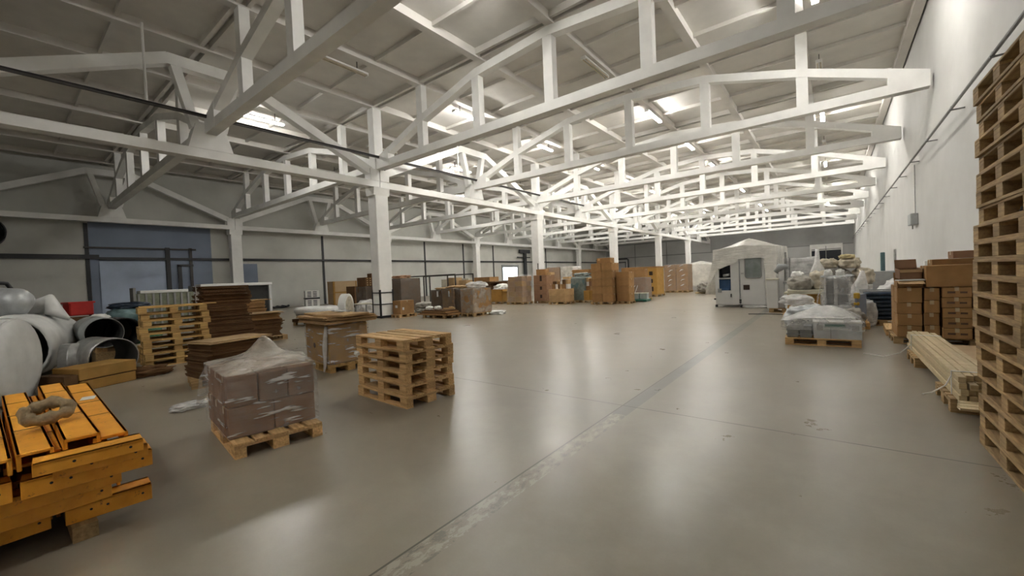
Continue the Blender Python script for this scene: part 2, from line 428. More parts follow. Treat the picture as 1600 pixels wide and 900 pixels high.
# ------------------------------------------------------------------ cross trusses
def truss(span, label, loc, flip=False):
    t = thing('roof_truss', label, 'truss', loc, 0, 'white roof trusses')
    s = -1 if flip else 1; half = span/2
    nx = [0, half-6.32, half-3.16, half, half+3.16, half+6.32, span]
    nz = [.50, 1.60, 2.43, 2.68, 2.43, 1.60, .50]
    build(MB().box(*sorted((0, s*span)), -.16, .16, 0, .31), 'bottom_chord', 'white', t)
    mb = MB()
    top = list(zip(nx, nz)); low = [(x, z-.29) for x, z in top]
    for (a, b), (c, d) in zip(zip(top, top[1:]), zip(low, low[1:])):
        pts = [(s*c[0], c[1]), (s*d[0], d[1]), (s*b[0], b[1]), (s*a[0], a[1])]
        mb.prism_y(pts, -.15, .15)
    build(mb, 'top_chord', 'white', t)
    for i in range(1, 6):
        zt = nz[i]-.1; 
        if i in (1, 5): zt = 2.82
        build(MB().box(s*nx[i]-.17, s*nx[i]+.17, -.14, .14, .25, zt), 'post', 'white', t)
    for x in (0, span):
        a = (0, .95) if x == 0 else (span-.95, span)
        e = sorted((s*a[0], s*a[1])); zz = (.50, .83) if (x == 0) != flip else (.83, .50)
        build(MB().prism_y([(e[0], 0), (e[1], 0), (e[1], zz[1]), (e[0], zz[0])], -.17, .17), 'end_block', 'white', t)
    return t
t0 = truss(18.98, '', (XC+.20, TRY[0], 6.90)); t1 = truss(18.0, '', (XC-.20, TRY[0], 6.90), True)
for i, y in enumerate(TRY):
    on = 'over a column' if i % 2 == 0 else 'between columns'
    for p, x, side in ((t0, XC+.20, 'right-hand bay'), (t1, XC-.20, 'dim left-hand bay')):
        lab = '%s white concrete roof truss from the camera across the %s, %s' % (ORD[i], side, on)
        if i == 0: p['label'] = lab
        else: dup(p, (x, y, 6.90), 0, lab)
for k, y in enumerate(COLY):
    o = build(MB().box(-.22, .22, -.22, .22, 6.90, 9.72), 'roof_post', 'white', None, 0, loc=(XC, y, 0))
    tag(o, 'short white post carrying the roof above the %s middle-row column' % ORD[k], 'post', 'roof posts over the middle columns')

# ------------------------------------------------------------------ lamps
def lamp(lit):
    t = thing('ceiling_lamp', '', 'lamp', (0, 0, 9.55), 0, 'fluorescent ceiling lamps')
    build(MB().box(-.10, .10, -1.02, 1.02, .03, .09), 'housing', 'white', t, .01)
    for s in (-1, 1):
        build(MB().tube([(s*.055, -.96, 0), (s*.055, .96, 0)], .022, 8), 'tube', 'tube' if lit else 'tubeoff', t)
        build(MB().box(-.09, .09, s*1.0-.02, s*1.0+.02, -.03, .05), 'end_cap', 'white', t)
        build(MB().box(-.012, .012, s*.6-.012, s*.6+.012, .09, .45), 'hanger', 'darkpipe', t)
    return t
LX = [(-13.85, 'left'), (-7.05, 'middle'), (-.25, 'right')]
on_p = off_p = None
for k in range(-2, 10):
    y = 8.25+B*k
    for x, col in LX + [(-21.0, 'inner left-bay'), (-27.6, 'outer left-bay')]:
        lit = True
        if (x, k) in ((-13.85, 0), (-7.05, 1), (-7.05, 5), (-.25, -1), (-13.85, -1), (-13.85, -2), (-7.05, -1), (-.25, 0), (-.25, 2), (-.25, 4), (-13.85, 6), (-.25, 6), (-.25, 8)): lit = False
        if x < -16: lit = (x, k) in ((-21.0, 0), (-21.0, 2), (-21.0, 4), (-27.6, 3), (-21.0, 5), (-27.6, 5), (-21.0, 6), (-27.6, 7), (-21.0, 8))
        if x < -16 and not lit and k not in (1, 3): continue
        if x < -16 and k < -1: continue
        lab = '%s fluorescent lamp under the roof, %s row, %s lamp line from the camera' % ('lit' if lit else 'unlit', col, ORD[k+2])
        p = on_p if lit else off_p
        if p is None:
            p = lamp(lit); p.location = (x, y, 9.55); p['label'] = lab
            if lit: on_p = p
            else: off_p = p
        else: dup(p, (x, y, 9.55), 0, lab)

# ------------------------------------------------------------------ wall and roof services
t = thing('wall_conduit', 'thin grey conduit on brackets running along the white right wall', 'pipe', (XR, 0, 5.22))
build(MB().tube([(-.22, -10, 0), (-.22, 76.5, 0)], .032, 8), 'pipe', 'greypipe', t)
for k in range(27):
    y = -8+3.2*k
    build(MB().box(-.26, 0, y-.02, y+.02, -.06, -.03).box(-.24, -.20, y-.03, y+.03, -.06, .04), 'bracket', 'greypipe', t)
t = thing('junction_box', 'small grey box fixed to the white right wall', 'box', (XR, 21.6, 2.95))
build(MB().box(-.22, -.001, -.35, .35, 0, .42), 'case', 'steelgrey', t, .02)
build(MB().tube([(-.04, 0, .42), (-.04, 0, 2.25)], .012, 6), 'cable', 'greypipe', t)
build(MB().tube([(-.1, .2, 0), (-.1, .2, -.14)], .02, 6), 'gland', 'greypipe', t)
o = build(MB().box(-.07, 0, -.05, .05, 0, .18), 'wall_socket', 'paper', None, .01, loc=(XR, 19.7, 1.4)); tag(o, 'small white socket low on the right wall beside the carton stack', 'socket')
t = thing('cable_tray', 'dark cable run slung under the trusses along the middle columns', 'cable tray', (-16.28, 0, 7.40))
build(MB().beam((0, -6, 0), (0, 31.5, 0), .07, .09), 'tray', 'darkpipe', t)
build(MB().tube([(.05, -6, .03), (.05, 31, .03)], .02, 6), 'cable', 'black', t)
for y in (3.2, 16.4, 29.5): build(MB().tube([(0, y, .03), (0, y, 2.4)], .035, 8), 'hanger', 'white', t, label='white hanger rod')
tag(build(MB().beam((-35.86, -8, 4.02), (-35.86, 4.3, 4.02), .14, .26), 'wall_pipe', 'black'), 'thick black pipe along the near part of the left wall', 'pipe')
tag(build(MB().beam((-35.88, 4.3, 3.92), (-35.9, 74, 3.92), .12, .17), 'wall_pipe', 'black'), 'long thin black pipe running along the left wall behind the columns', 'pipe')
t = thing('pipe_riser', 'dark pipe riser on the daylight-tinted panels of the left wall', 'pipe', (-35.9, 7.65, 0))
build(MB().box(-.04, .08, -.12, .12, 0, 4.7), 'riser', 'black', t); build(MB().box(-.04, .08, .5, .72, 0, 3.5).box(-.04, .08, .5, 1.4, 3.4, 3.55), 'branch', 'black', t)
build(MB().box(-.04, .06, 1.2, 1.36, 0, 4.7).box(-.04, .06, -4, 1.6, 4.55, 4.65), 'rail', 'darkpipe', t)
t = thing('pipe_riser', 'tall dark pipe with cross arms on the left wall beside the bright window', 'pipe', (-35.7, 49, 0))
build(MB().box(-.08, .1, -.3, .3, 0, 5.2), 'riser', 'black', t); build(MB().box(-.08, .12, -1.4, 1.2, 5.2, 5.7), 'head', 'black', t); build(MB().box(-.05, .1, -1.9, 1.2, 4.5, 4.64), 'arm', 'black', t)
t = thing('black_pipework', 'black pipework in front of the far grey wall, left of the tall cartons', 'pipe', (-31, 68, 0))
build(MB().tube([(-2.6, 0, 4.1), (3.2, 0, 4.1), (3.4, 0, 3.9), (3.4, 0, 0)], .15, 8), 'main_pipe', 'black', t)
build(MB().tube([(-2.6, 0, 3.5), (2.9, 0, 3.5), (2.9, 0, 0)], .10, 8), 'lower_pipe', 'black', t)
t = thing('ventilation_pipe', 'round black ventilation pipe mouth on the left wall', 'pipe', (-36, -.05, 5.25))
build(MB().shell((0, 0, 0), (1.2, 0, 0), .78, .78, .05), 'sleeve', 'black', t); build(MB().tube([(.02, 0, 0), (.08, 0, 0)], .72, 20), 'damper', 'ductin', t)

# ------------------------------------------------------------------ pallets
PM = {}
def pallet_parts(mat):
    if mat in PM: return PM[mat]
    P = []
    for y, w in ((-.3275, .145), (-.171, .10), (0, .145), (.171, .10), (.3275, .145)):
        P.append(('deck_board', MB().box(-.6, .6, y-w/2, y+w/2, .122, .144).mesh('deck_board', mat, .003)))
    for x in (-.5275, 0, .5275):
        P.append(('stringer_board', MB().box(x-.0725, x+.0725, -.4, .4, .100, .122).mesh('stringer_board', mat)))
        for y, w in ((-.35, .10), (0, .145), (.35, .10)):
            P.append(('block', MB().box(x-.0725, x+.0725, y-w/2, y+w/2, .022, .100).mesh('block', mat, .003)))
    for y, w in ((-.35, .10), (0, .145), (.35, .10)):
        P.append(('bottom_board', MB().box(-.6, .6, y-w/2, y+w/2, 0, .022).mesh('bottom_board', mat)))
    PM[mat] = P; return P
def pallet(loc, rz, label, mat='wood', group=None):
    t = thing('wooden_pallet', label, 'pallet', loc, rz, group)
    for n, me in pallet_parts(mat): link(n, me, t)
    return t
SM = {}
def small_pallet(loc, rz, label, mat='wood_d', size=(1.2, .8), group='wooden pallets under the far loads'):
    """one mesh: too far off for the boards to show"""
    k = (mat, size)
    if k not in SM:
        mb = MB(); a, b = size[0]/2, size[1]/2
        for i in range(5):
            y = -b+.07+(2*b-.14)*i/4; mb.box(-a, a, y-.06, y+.06, .122, .144)
        for x in (-a+.07, 0, a-.07):
            mb.box(x-.07, x+.07, -b, b, .1, .122)
            for y in (-b+.05, 0, b-.05): mb.box(x-.07, x+.07, y-.05, y+.05, .022, .1)
        for y in (-b+.05, 0, b-.05): mb.box(-a, a, y-.05, y+.05, 0, .022)
        SM[k] = mb.mesh('wooden_pallet', mat)
    return tag(link('wooden_pallet', SM[k], None, loc, (0, 0, rz)), label, 'pallet', group)
def stack_word(i, n):
    if i == 0: return 'bottom pallet'
    if i == n-1: return 'topmost pallet'
    if i == n-2: return 'pallet just under the topmost'
    return ORD[i]+' pallet from the bottom'

# six-high stack in the open floor
rng = random.Random(3)
for i in range(6):
    dx, dy = (0, 0) if i == 5 else (rng.uniform(-.03, .035), rng.uniform(-.03, .03))
    if i == 0: dx, dy = .05, -.03
    pallet((-4.89+dx, 3.64+dy, i*.1445), R(-2.4+rng.uniform(-1.2, 1.2)), stack_word(i, 6)+' of the six-high stack in the middle of the floor', 'wood', 'six-high pallet stack')
o = lump('plastic_scrap', 'crumpled scrap of white plastic caught on the six-high pallet stack', 'plastic scrap', (-5.45, 3.27, .5785), (.05, .06, .035), 'paper', 4, .4)
# nine-high stack in front of the duct pieces
rng = random.Random(5)
for i in range(9):
    pallet((-12.02+rng.uniform(-.03, .03), 2.60+rng.uniform(-.03, .03), i*.1445), R(85+rng.uniform(-2, 2)), stack_word(i, 9)+' of the nine-high stack by the brown cardboard bundles', 'wood_y', 'nine-high pallet stack')
t = thing('loose_board', 'loose wooden board lying on top of the nine-high pallet stack', 'board', (-11.95, 2.7, 1.302), R(84)); build(MB().box(-.7, .7, -.08, .08, 0, .025), 'board', 'wood_y', t); build(MB().box(-.5, .6, .12, .22, 0, .02), 'slat', 'wood', t)
# tall stack at the right edge
rng = random.Random(11)
for i in range(21):
    sh = rng.uniform(-.012, .012)-(.03 if 6 <= i <= 12 else 0)
    pallet((1.39+sh, 4.65+rng.uniform(-.015, .015), i*.1445), R(90+rng.uniform(-.6, .6)), stack_word(i, 21)+' of the towering stack at the white right wall', 'wood_d', 'towering pallet stack')
for i, (z, yy, c, nm, s) in enumerate(((16, 5.02, 'greyfoam', 'grey', .085), (14, 4.40, 'teal', 'blue-grey', .07), (13, 4.50, 'black', 'black', .06), (12, 4.9, 'red', 'red', .05), (11, 4.7, 'paper', 'white', .05))):
    lump('rag', '%s rag stuffed between pallets of the towering stack' % nm, 'rag', (1.16, yy, z*.1445+.024), (.1, s*1.3, .033), c, i, .3)

# ------------------------------------------------------------------ film-wrapped carton pallet in the foreground
PB = Matrix.Translation((-5.0, 1.82, 0)) @ Matrix.Rotation(R(-7), 4, 'Z')
pallet((-5.0, 1.82, 0), R(-7), 'pale wooden pallet under the film-wrapped cartons in the foreground', 'wood')
def carton_mesh(d, mat='card', bev=.008):
    return MB().box(-d[0]/2, d[0]/2, -d[1]/2, d[1]/2, 0, d[2]).mesh('carton', mat, bev)
def carton(loc, d, label, mat='card', rz=0, group=None, tape=True, name='carton', cat='carton', axis=0):
    """closed carton; tape is a part of its own"""
    if not tape:
        return tag(link(name, carton_mesh(d, mat), None, loc, (0, 0, rz)), label, cat, group)
    t = thing(name, label, cat, loc, rz, group)
    link('body', carton_mesh(d, mat), t)
    mb = MB()
    if axis == 0: mb.box(-d[0]/2-.002, d[0]/2+.002, -.028, .028, d[2]-.07, d[2]+.002)
    else: mb.box(-.028, .028, -d[1]/2-.002, d[1]/2+.002, d[2]-.07, d[2]+.002)
    build(mb, 'packing_tape', 'tape', t)
    return t
def place(mtx, x, y, z): return mtx @ Vector((x, y, z))
rows = {0: ([-.21, .20], .40), 1: ([-.27, 0.0, .27], .262)}
rng = random.Random(2)
cols_w = {'near': .185, 'mid': -.185, 'far': -.47}
for lay in (0, 1):
    ys, w = rows[lay]
    for cx, cn, cl in ((.24, 'front', .36), (-.13, 'middle', .36), (-.46, 'back', .28)):
        for j, y in enumerate(ys):
            p = place(PB, cx+rng.uniform(-.006, .006), y, .1445+lay*.305)
            side = (['left', 'right'] if len(ys) == 2 else ['left', 'centre', 'right'])[j]
            carton(p, (cl, w, .30), '%s carton of the %s row, %s layer, under film in the foreground' % (side, cn, 'upper' if lay else 'lower'), 'card_r', R(-7+rng.uniform(-.5, .5)), 'film-wrapped foreground cartons', True, axis=1)
def topB(a, b):
    x, y = -.61+1.04*a, -.43+.86*b
    base = .775-.02*math.sin(a*9)*math.sin(b*7)
    d = max(abs(x+.16)/.60, abs(y-.08)/.50); pk = .15*max(0, 1-d)**1.0+.15*math.exp(-(((x+.16)/.14)**2+((y-.08)/.14)**2))
    return base+pk
me = merged(grid_shell(-.62, .435, -.425, .425, .15, .775, 26, topB, .012), 'plastic_film', 'film', .016, 5.5, 3, .2)
me2 = None
t = thing('plastic_film', 'clear stretch film wrapped round the cartons on the foreground pallet', 'plastic film', (-5.0, 1.82, 0), R(-7))
bm = bmesh.new(); bm.from_mesh(me)
me.materials.append(M['film_t'])
for p in me.polygons:
    if p.normal.z > .35: p.material_index = 1
link('wrap', me, t)
tail = MB().tube([(-.62, -.36, .78), (-.68, -.42, .6), (-.66, -.44, .42), (-.72, -.45, .3)], [.04, .07, .05, .03], 8)
link('loose_tail', merged(tail, 'loose_tail', 'film_clear', .04, 7, 5), t)
o = lump('plastic_scrap', 'crumpled clear film scrap on the floor left of the wrapped foreground pallet', 'plastic scrap', (-7.0, 1.65, 0), (.16, .22, .045), 'film_h', 8, .5, 3)

# ------------------------------------------------------------------ octagonal bin with sheets on top, behind the pallet stack
t = thing('carton_bin', 'large yellow-brown carton bin wrapped in film behind the six-high pallet stack', 'carton bin', (-7.8, 4.22, 0), R(-5))
build(MB().box(-.55, .55, -.38, .38, .15, .88), 'bin_wall', 'card_y', t, .02)
build(MB().tube([(-.12, -.385, .46), (-.12, -.372, .46)], .05, 14), 'round_mark', 'ink', t)
link('film_wrap', merged(grid_shell(-.56, .57, -.39, .39, .15, .9, 12, None, .01), 'film_wrap', 'film', .012, 5, 9, .13), t)
tl = MB().tube([(.50, -.40, .86), (.49, -.44, .5), (.47, -.43, .2), (.5, -.45, .04)], [.03, .05, .04, .02], 8)
link('loose_film_tail', merged(tl, 'loose_film_tail', 'film_h', .03, 8, 2), t)
pallet((-7.8, 4.22, 0), R(-5), 'wooden pallet under the yellow-brown carton bin', 'wood_y')
rng = random.Random(9)
def sheet_pile(name, label, loc, rz, n, size, mat, thick=.012, sag=.0, jit=.02, seed=0, dz=None):
    rng = random.Random(seed)
    for i in range(n):
        mb = MB(); a, b = size[0]/2, size[1]/2; k = 8
        vs = []; fs = []
        for u in range(k+1):
            for v in (0, 1):
                x = -a+2*a*u/k; y = -b+2*b*v
                z = -sag*(x/a)**2 + rng.uniform(-.002, .002)
                vs += [(x, y, z), (x, y, z+thick*.9)]
        for u in range(k):
            q = u*4
            fs += [(q, q+2, q+6, q+4), (q+1, q+5, q+7, q+3), (q, q+4, q+5, q+1), (q+2, q+3, q+7, q+6)]
        fs += [(0, 1, 3, 2), (k*4, k*4+2, k*4+3, k*4+1)]
        mb.add(vs, fs)
        o = build(mb, name, mat, None, 0, loc=(loc[0]+rng.uniform(-jit, jit), loc[1]+rng.uniform(-jit, jit), loc[2]+i*thick+sag), rot=(0, 0, rz+R(rng.uniform(-3, 3))))
        w = 'topmost' if i == n-1 else 'lowest' if i == 0 else ORD[i]+' from below'
        tag(o, '%s, %s of its pile' % (label, w), 'cardboard sheet', label+' pile')
sheet_pile('cardboard_sheet', 'cardboard sheet lying on the yellow-brown carton bin', (-7.75, 4.22, .905), R(-4), 7, (1.30, .98), 'card_l', .018, .0, .035, 4)
for i, (x, y, a, s) in enumerate(((-8.05, 4.12, -9, (.9, .5)), (-7.35, 4.1, 10, (.8, .62)))):
    o = build(MB().box(-s[0]/2, s[0]/2, -s[1]/2, s[1]/2, 0, .035), 'flattened_carton', 'card_l', None, .003, loc=(x, y, 1.035), rot=(0, 0, R(a)))
    tag(o, 'flattened carton on the %s end of the sheets above the carton bin' % ('left', 'right')[i], 'flattened carton')
o = lump('plastic_scrap', 'white crumpled film lying on the sheets above the carton bin, near the column', 'plastic scrap', (-8.1, 4.50, 1.04), (.22, .14, .03), 'film_h', 3, .4, 3)

# ------------------------------------------------------------------ orange steel
def channel(l, w, h, t=.02, down=True):     # long steel channel along x, flanges down
    mb = MB().box(0, l, -w/2, w/2, h-t, h); mb.box(0, l, -w/2, -w/2+t, 0, h).box(0, l, w/2-t, w/2, 0, h); return mb
def slotted_bar(l, h, t=.035):               # angle bar along y, one upright face with bolt holes
    return MB().box(-t/2, t/2, 0, l, 0, h).box(-.16, t/2, 0, l, h-.02, h).box(-.16, -.13, 0, l, 0, h)
Z0 = .10
for i, y in enumerate((-.55, .32)):
    o = build(MB().box(-6.4, -3.9, y-.06, y+.06, 0, Z0), 'timber_bearer', 'wood_d'); tag(o, 'dark timber bearer under the orange steel pile, %s one' % ('near', 'far')[i], 'timber')
bars = [  # x, y0, length, z, height
    (-4.00, .24, .43, .10, .112, 'lowest'), (-4.02, -.62, .80, .10, .112, 'low wide'), (-3.92, -.70, 1.16, .213, .112, 'second lowest'),
    (-3.84, -.30, .80, .326, .103, 'middle'), (-3.75, .06, .58, .43, .106, 'long middle'), (-3.73, -.85, .88, .43, .12, 'wide upper'),
    (-3.62, .18, .42, .537, .076, 'short upper'), (-3.50, .10, .46, .614, .07, 'topmost')]
for x, y, l, z, h, w in bars:
    t = thing('steel_angle', 'orange steel angle across the near end of the orange pile, %s one' % w, 'steel bar', (x, y, z), R(-4 if y > 0 else 2), 'orange steel angles')
    build(slotted_bar(l, h), 'angle', 'orange', t, .003)
    for q in ((.12, .20, l-.05) if h > .09 else (.16, l-.06)): build(MB().tube([(.012, q, h*.55), (.0185, q, h*.55)], .008, 8), 'bolt_hole', 'ductin', t)
beams = [  # y, width, z, height, x0, length, tilt
    (.515, .165, .62, .10, -6.20, 2.48, -1.6, 'right-hand'), (.335, .165, .655, .10, -6.25, 2.53, -.4, 'raised second from right'),
    (.215, .06, .60, .09, -6.1, 2.3, 0, 'narrow sunken'), (.10, .15, .63, .10, -6.15, 2.43, .6, 'middle'), (-.09, .17, .62, .10, -6.1, 2.38, 1, 'second from left'), (-.45, .30, .62, .10, -6.0, 2.27, 1, 'leftmost')]
for y, w, z, h, x0, l, a, n in beams:
    t = thing('steel_channel', 'orange steel channel lying lengthwise on the pile, %s of the top layer' % n, 'steel beam', (x0, y, z-.028), R(a), 'orange steel channels on top')
    build(channel(l, w, h), 'channel', 'orange', t, .004)
    for q in (.55, 1.15, 1.75): build(MB().box(q, q+.008, -w/2+.005, w/2-.005, h, h+.002), 'weld_seam', 'ink', t)
for i, (y, z) in enumerate([(y+.03*((3*r) % 4-1), .10+.1225*r) for r in range(4) for y in (.40, .13, -.14, -.42)]):
    row, colm = i // 4, i % 4
    x0 = -6.0+.05*((i*7) % 5)
    e = (-4.19, -4.10, -4.02, -3.92)[row]
    o = build(channel(e-x0, .22, .122), 'steel_channel', 'orange', None, .004, loc=(x0, y, z), rot=(0, 0, R(((i*5) % 4)-1.5)))
    tag(o, 'orange steel channel inside the pile, %s layer, %s' % (('bottom', 'second', 'third', 'fourth')[row], ('at the right side', 'right of centre', 'left of centre', 'at the left side')[colm]), 'steel beam', 'orange steel channels inside the pile')
o = build(MB().box(-.075, .075, -.045, .045, 0, .004), 'paper_label', 'paper', None, 0, loc=(-5.25, .50, .6905), rot=(0, 0, R(-12))); tag(o, 'small white paper label on the orange steel', 'label')
mb = MB(); pts = [(.068*math.cos(a), .10*math.sin(a), .010*math.sin(3*a)) for a in [2*math.pi*k/24 for k in range(24)]]
mb.tube(pts, [.040+.009*math.sin(k*1.9) for k in range(24)], 10, closed=True)
o = link('cloth_ring', merged(mb, 'cloth_ring', 'burlap', .014, 9, 2), None, (-4.30, .21, .815), (0, R(38), R(-8))); tag(o, 'beige cloth ring lying on the orange steel pile', 'cloth ring')

# ------------------------------------------------------------------ ducts on the left
def duct(name, label, p, q, r0, r1, mat, t=.03, amp=.0, seed=0, liner=True, cap=False, group=None, closed=False):
    o = thing(name, label, 'duct', ((p[0]+q[0])/2, (p[1]+q[1])/2, 0), 0, group)
    P = Vector(p)-o.location; Q = Vector(q)-o.location
    mb = MB(); n = 10
    for i in range(n):
        a, b = P.lerp(Q, i/n), P.lerp(Q, (i+1)/n); ra, rb = r0+(r1-r0)*i/n, r0+(r1-r0)*(i+1)/n
        mb.shell(a, b, ra, rb, t, 32)
    link('jacket', merged(mb, 'jacket', mat, amp, 2.2, seed), o)
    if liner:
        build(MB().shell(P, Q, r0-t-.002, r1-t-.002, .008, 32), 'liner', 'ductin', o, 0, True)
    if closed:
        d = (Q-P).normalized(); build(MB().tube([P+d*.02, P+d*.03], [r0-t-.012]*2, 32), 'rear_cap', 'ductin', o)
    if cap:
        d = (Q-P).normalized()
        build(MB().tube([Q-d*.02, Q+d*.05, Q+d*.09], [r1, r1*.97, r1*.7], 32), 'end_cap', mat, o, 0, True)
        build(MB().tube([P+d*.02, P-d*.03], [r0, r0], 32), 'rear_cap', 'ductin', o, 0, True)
    return o
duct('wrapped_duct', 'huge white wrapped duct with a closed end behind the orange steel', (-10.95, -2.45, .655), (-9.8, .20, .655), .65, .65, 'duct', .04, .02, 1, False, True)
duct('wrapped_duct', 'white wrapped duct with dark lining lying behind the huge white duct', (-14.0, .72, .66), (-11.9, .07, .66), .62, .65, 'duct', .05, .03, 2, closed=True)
o = link('plastic_sheet', merged(MB().tube([(-.5, -.5, -.05), (-.1, -.05, .08), (.12, .12, .30), (.15, .16, .02), (.3, .35, -.12)], [.12, .2, .09, .16, .05], 12), 'plastic_sheet', 'duct', .06, 4, 4), None, (-13.1, .66, 1.29)); tag(o, 'crumpled white plastic sheet peaked on the second white duct', 'plastic sheet')
o = link('foil_roll', merged(MB().tube([(-1.6, -1.3, 0), (-.8, -.65, .02), (0, 0, 0), (.12, .1, 0)], [.27, .29, .26, .16], 20), 'foil_roll', 'ductgrey', .05, 3, 6), None, (-12.65, .35, 1.55), (0, 0, 0)); tag(o, 'grey foil-wrapped roll lying on top of the white ducts', 'roll')
o = lump('plastic_bundle', 'whitish plastic bundle on the ducts left of the grey roll', 'plastic bundle', (-12.6, -.62, 1.42), (.45, .4, .22), 'duct', 7, .3)
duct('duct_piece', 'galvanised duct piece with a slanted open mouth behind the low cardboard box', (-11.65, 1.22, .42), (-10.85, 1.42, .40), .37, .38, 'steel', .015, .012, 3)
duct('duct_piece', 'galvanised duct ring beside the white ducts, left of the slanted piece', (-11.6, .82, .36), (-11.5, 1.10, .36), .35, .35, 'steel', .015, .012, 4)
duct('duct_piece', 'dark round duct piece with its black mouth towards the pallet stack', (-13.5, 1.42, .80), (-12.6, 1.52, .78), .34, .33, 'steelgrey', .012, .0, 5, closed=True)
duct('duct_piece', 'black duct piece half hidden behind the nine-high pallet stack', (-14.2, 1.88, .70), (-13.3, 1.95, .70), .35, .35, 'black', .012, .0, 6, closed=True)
t = thing('low_crate', 'low wooden crate under the black duct pieces beside the nine-high pallet stack', 'crate', (-13.3, 1.78, 0))
build(MB().box(-.85, .55, -.40, .36, .10, .345), 'slats', 'wood_d', t, .01)
for x in (-.75, -.15, .45): build(MB().box(x-.07, x+.07, -.38, .34, 0, .10), 'runner', 'wood_d', t)
build(MB().box(-.3, .5, -.40, -.21, .345, .445), 'upper_board', 'wood', t)
# low cardboard box
t = thing('open_carton', 'low long brown carton behind the orange steel with a dark slit in its side', 'carton', (-10.42, 1.12, 0), R(25))
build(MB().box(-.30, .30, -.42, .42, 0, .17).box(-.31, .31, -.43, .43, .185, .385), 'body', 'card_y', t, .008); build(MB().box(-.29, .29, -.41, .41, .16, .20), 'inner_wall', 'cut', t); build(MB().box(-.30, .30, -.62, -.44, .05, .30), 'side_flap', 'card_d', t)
o = lump('cardboard_scrap', 'torn cardboard scraps on the floor right of the low long carton', 'cardboard scrap', (-10.6, 1.85, 0), (.22, .35, .10), 'card_d', 3, .5, 3)
# red crates, teal bags behind
t = thing('red_crate', 'small red plastic crate beyond the ducts, right one', 'crate', (-19.2, 1.75, 1.0), R(10)); build(MB().box(-.3, .3, -.28, .28, 0, .42), 'body', 'red', t, .03); build(MB().box(-.33, .33, -.31, .31, .38, .44), 'rim', 'red', t)
t = thing('red_crate', 'small red plastic crate beyond the ducts, left one', 'crate', (-19.2, 1.05, .95), R(-8)); build(MB().box(-.3, .3, -.3, .3, 0, .36), 'body', 'red', t, .03); build(MB().box(-.33, .33, -.33, .33, .32, .38), 'rim', 'red', t)
t = thing('pallet_crate', 'brown crate base under the red crates', 'crate', (-19.2, 1.5, 0)); build(MB().box(-.5, .5, -.95, .95, .1, .94), 'box', 'card_d', t, .01); build(MB().box(-.5, .5, -.95, .95, 0, .1), 'base', 'wood_d', t)
lump('bag', 'teal bag in the heap between the red crates and the pallet stack', 'bag', (-18.6, 2.75, .62), (.45, .5, .30), 'teal', 3, .25)
lump('bag', 'green bag low in the heap beside the nine-high pallet stack', 'bag', (-18.0, 2.95, 0), (.5, .6, .34), 'green', 4, .25)
lump('bag', 'dark blue bag on top of the teal bag', 'bag', (-18.7, 2.9, 1.13), (.35, .55, .12), 'navy', 6, .3)
lump('bag', 'whitish bag right of the red crates', 'bag', (-18.4, 2.1, .65), (.25, .3, .2), 'paper', 8, .3)
t = thing('hand_truck', 'black hand truck handle standing up at the left edge behind the white ducts', 'hand truck', (-15.0, .15, 0), R(-60))
build(MB().tube([(-.25, 0, .05), (-.25, 0, 1.75), (-.12, 0, 1.98), (.12, 0, 2.0), (.28, 0, 1.85), (.2, 0, 1.62), (.25, 0, .05)], .045, 10), 'frame', 'black', t, 0, True)
build(MB().box(-.3, .3, -.3, .0, 0, .03), 'toe_plate', 'black', t)
for s in (-1, 1): build(MB().tube([(s*.3, .08, .12), (s*.36, .08, .12)], .12, 16), 'wheel', 'black', t)

# ------------------------------------------------------------------ brown cardboard bundles behind the foreground pallet
def bundle(loc, size, rz, label, mat, seed, group, strap=True, n=9, var=.02):
    rng = random.Random(seed)
    t = thing('cardboard_bundle', label, 'cardboard bundle', loc, rz, group)
    mb = MB(); h = size[2]/n
    for i in range(n):
        dx, dy = rng.uniform(-var, var), rng.uniform(-var, var); a, b = size[0]/2+rng.uniform(-var, 0), size[1]/2+rng.uniform(-var, 0)
        mb.box(dx-a, dx+a, dy-b, dy+b, i*h, (i+.93)*h)
    build(mb, 'sheets', mat, t)
    if strap: build(MB().box(-.012, .012, -size[1]/2-.03, size[1]/2+.03, 0, size[2]+.004), 'strap', 'paper', t)
    return t
zz = .145
small = pallet((-12.9, 3.86, 0), R(84), 'wooden pallet under the tall dark cardboard bundles', 'wood_d')
for i, h in enumerate((.28, .26, .28, .24, .28, .22)):
    bundle((-12.9+.03*((i*3) % 4-1.5), 3.83+.03*((i*5) % 3-1), zz), (.92, 1.02+.05*((i*2) % 3), h), R(4-1.5*i), '%s bundle of the tall dark cardboard stack behind the wrapped foreground pallet' % ('lowest', 'second', 'third', 'fourth', 'fifth', 'topmost')[i], 'card_d', i, 'tall dark cardboard stack', i > 3, 7, .03)
    zz += h+.004
small_pallet((-13.9, 5.12, 0), R(86), 'wooden pallet under the low sagging cardboard bundles', 'wood_d', group=None)
zz = .145
for i, h in enumerate((.17, .165, .17, .165)):
    bundle((-13.95+.04*((i*3) % 3-1), 5.10+.04*(i % 3-1), zz), (.86, .95+.05*i, h), R(6-5*i), '%s bundle of the low sagging cardboard stack right of the tall dark one' % ('lowest', 'second', 'third', 'topmost')[i], 'card_d' if i < 3 else 'card', i+20, 'low cardboard stack', False, 6, .035)
    zz += h+.004
sheet_pile('cardboard_sheet', 'flat cardboard on the low sagging stack', (-13.95, 5.10, .845), R(-10), 2, (.9, 1.15), 'card_l', .014, 0, .05, 7)
zz = .0
small_pallet((-15.4, 5.15, 0), R(85), 'wooden pallet under the pale cardboard bundles far behind the tall dark stack', 'wood_d', group=None)
zz = .145
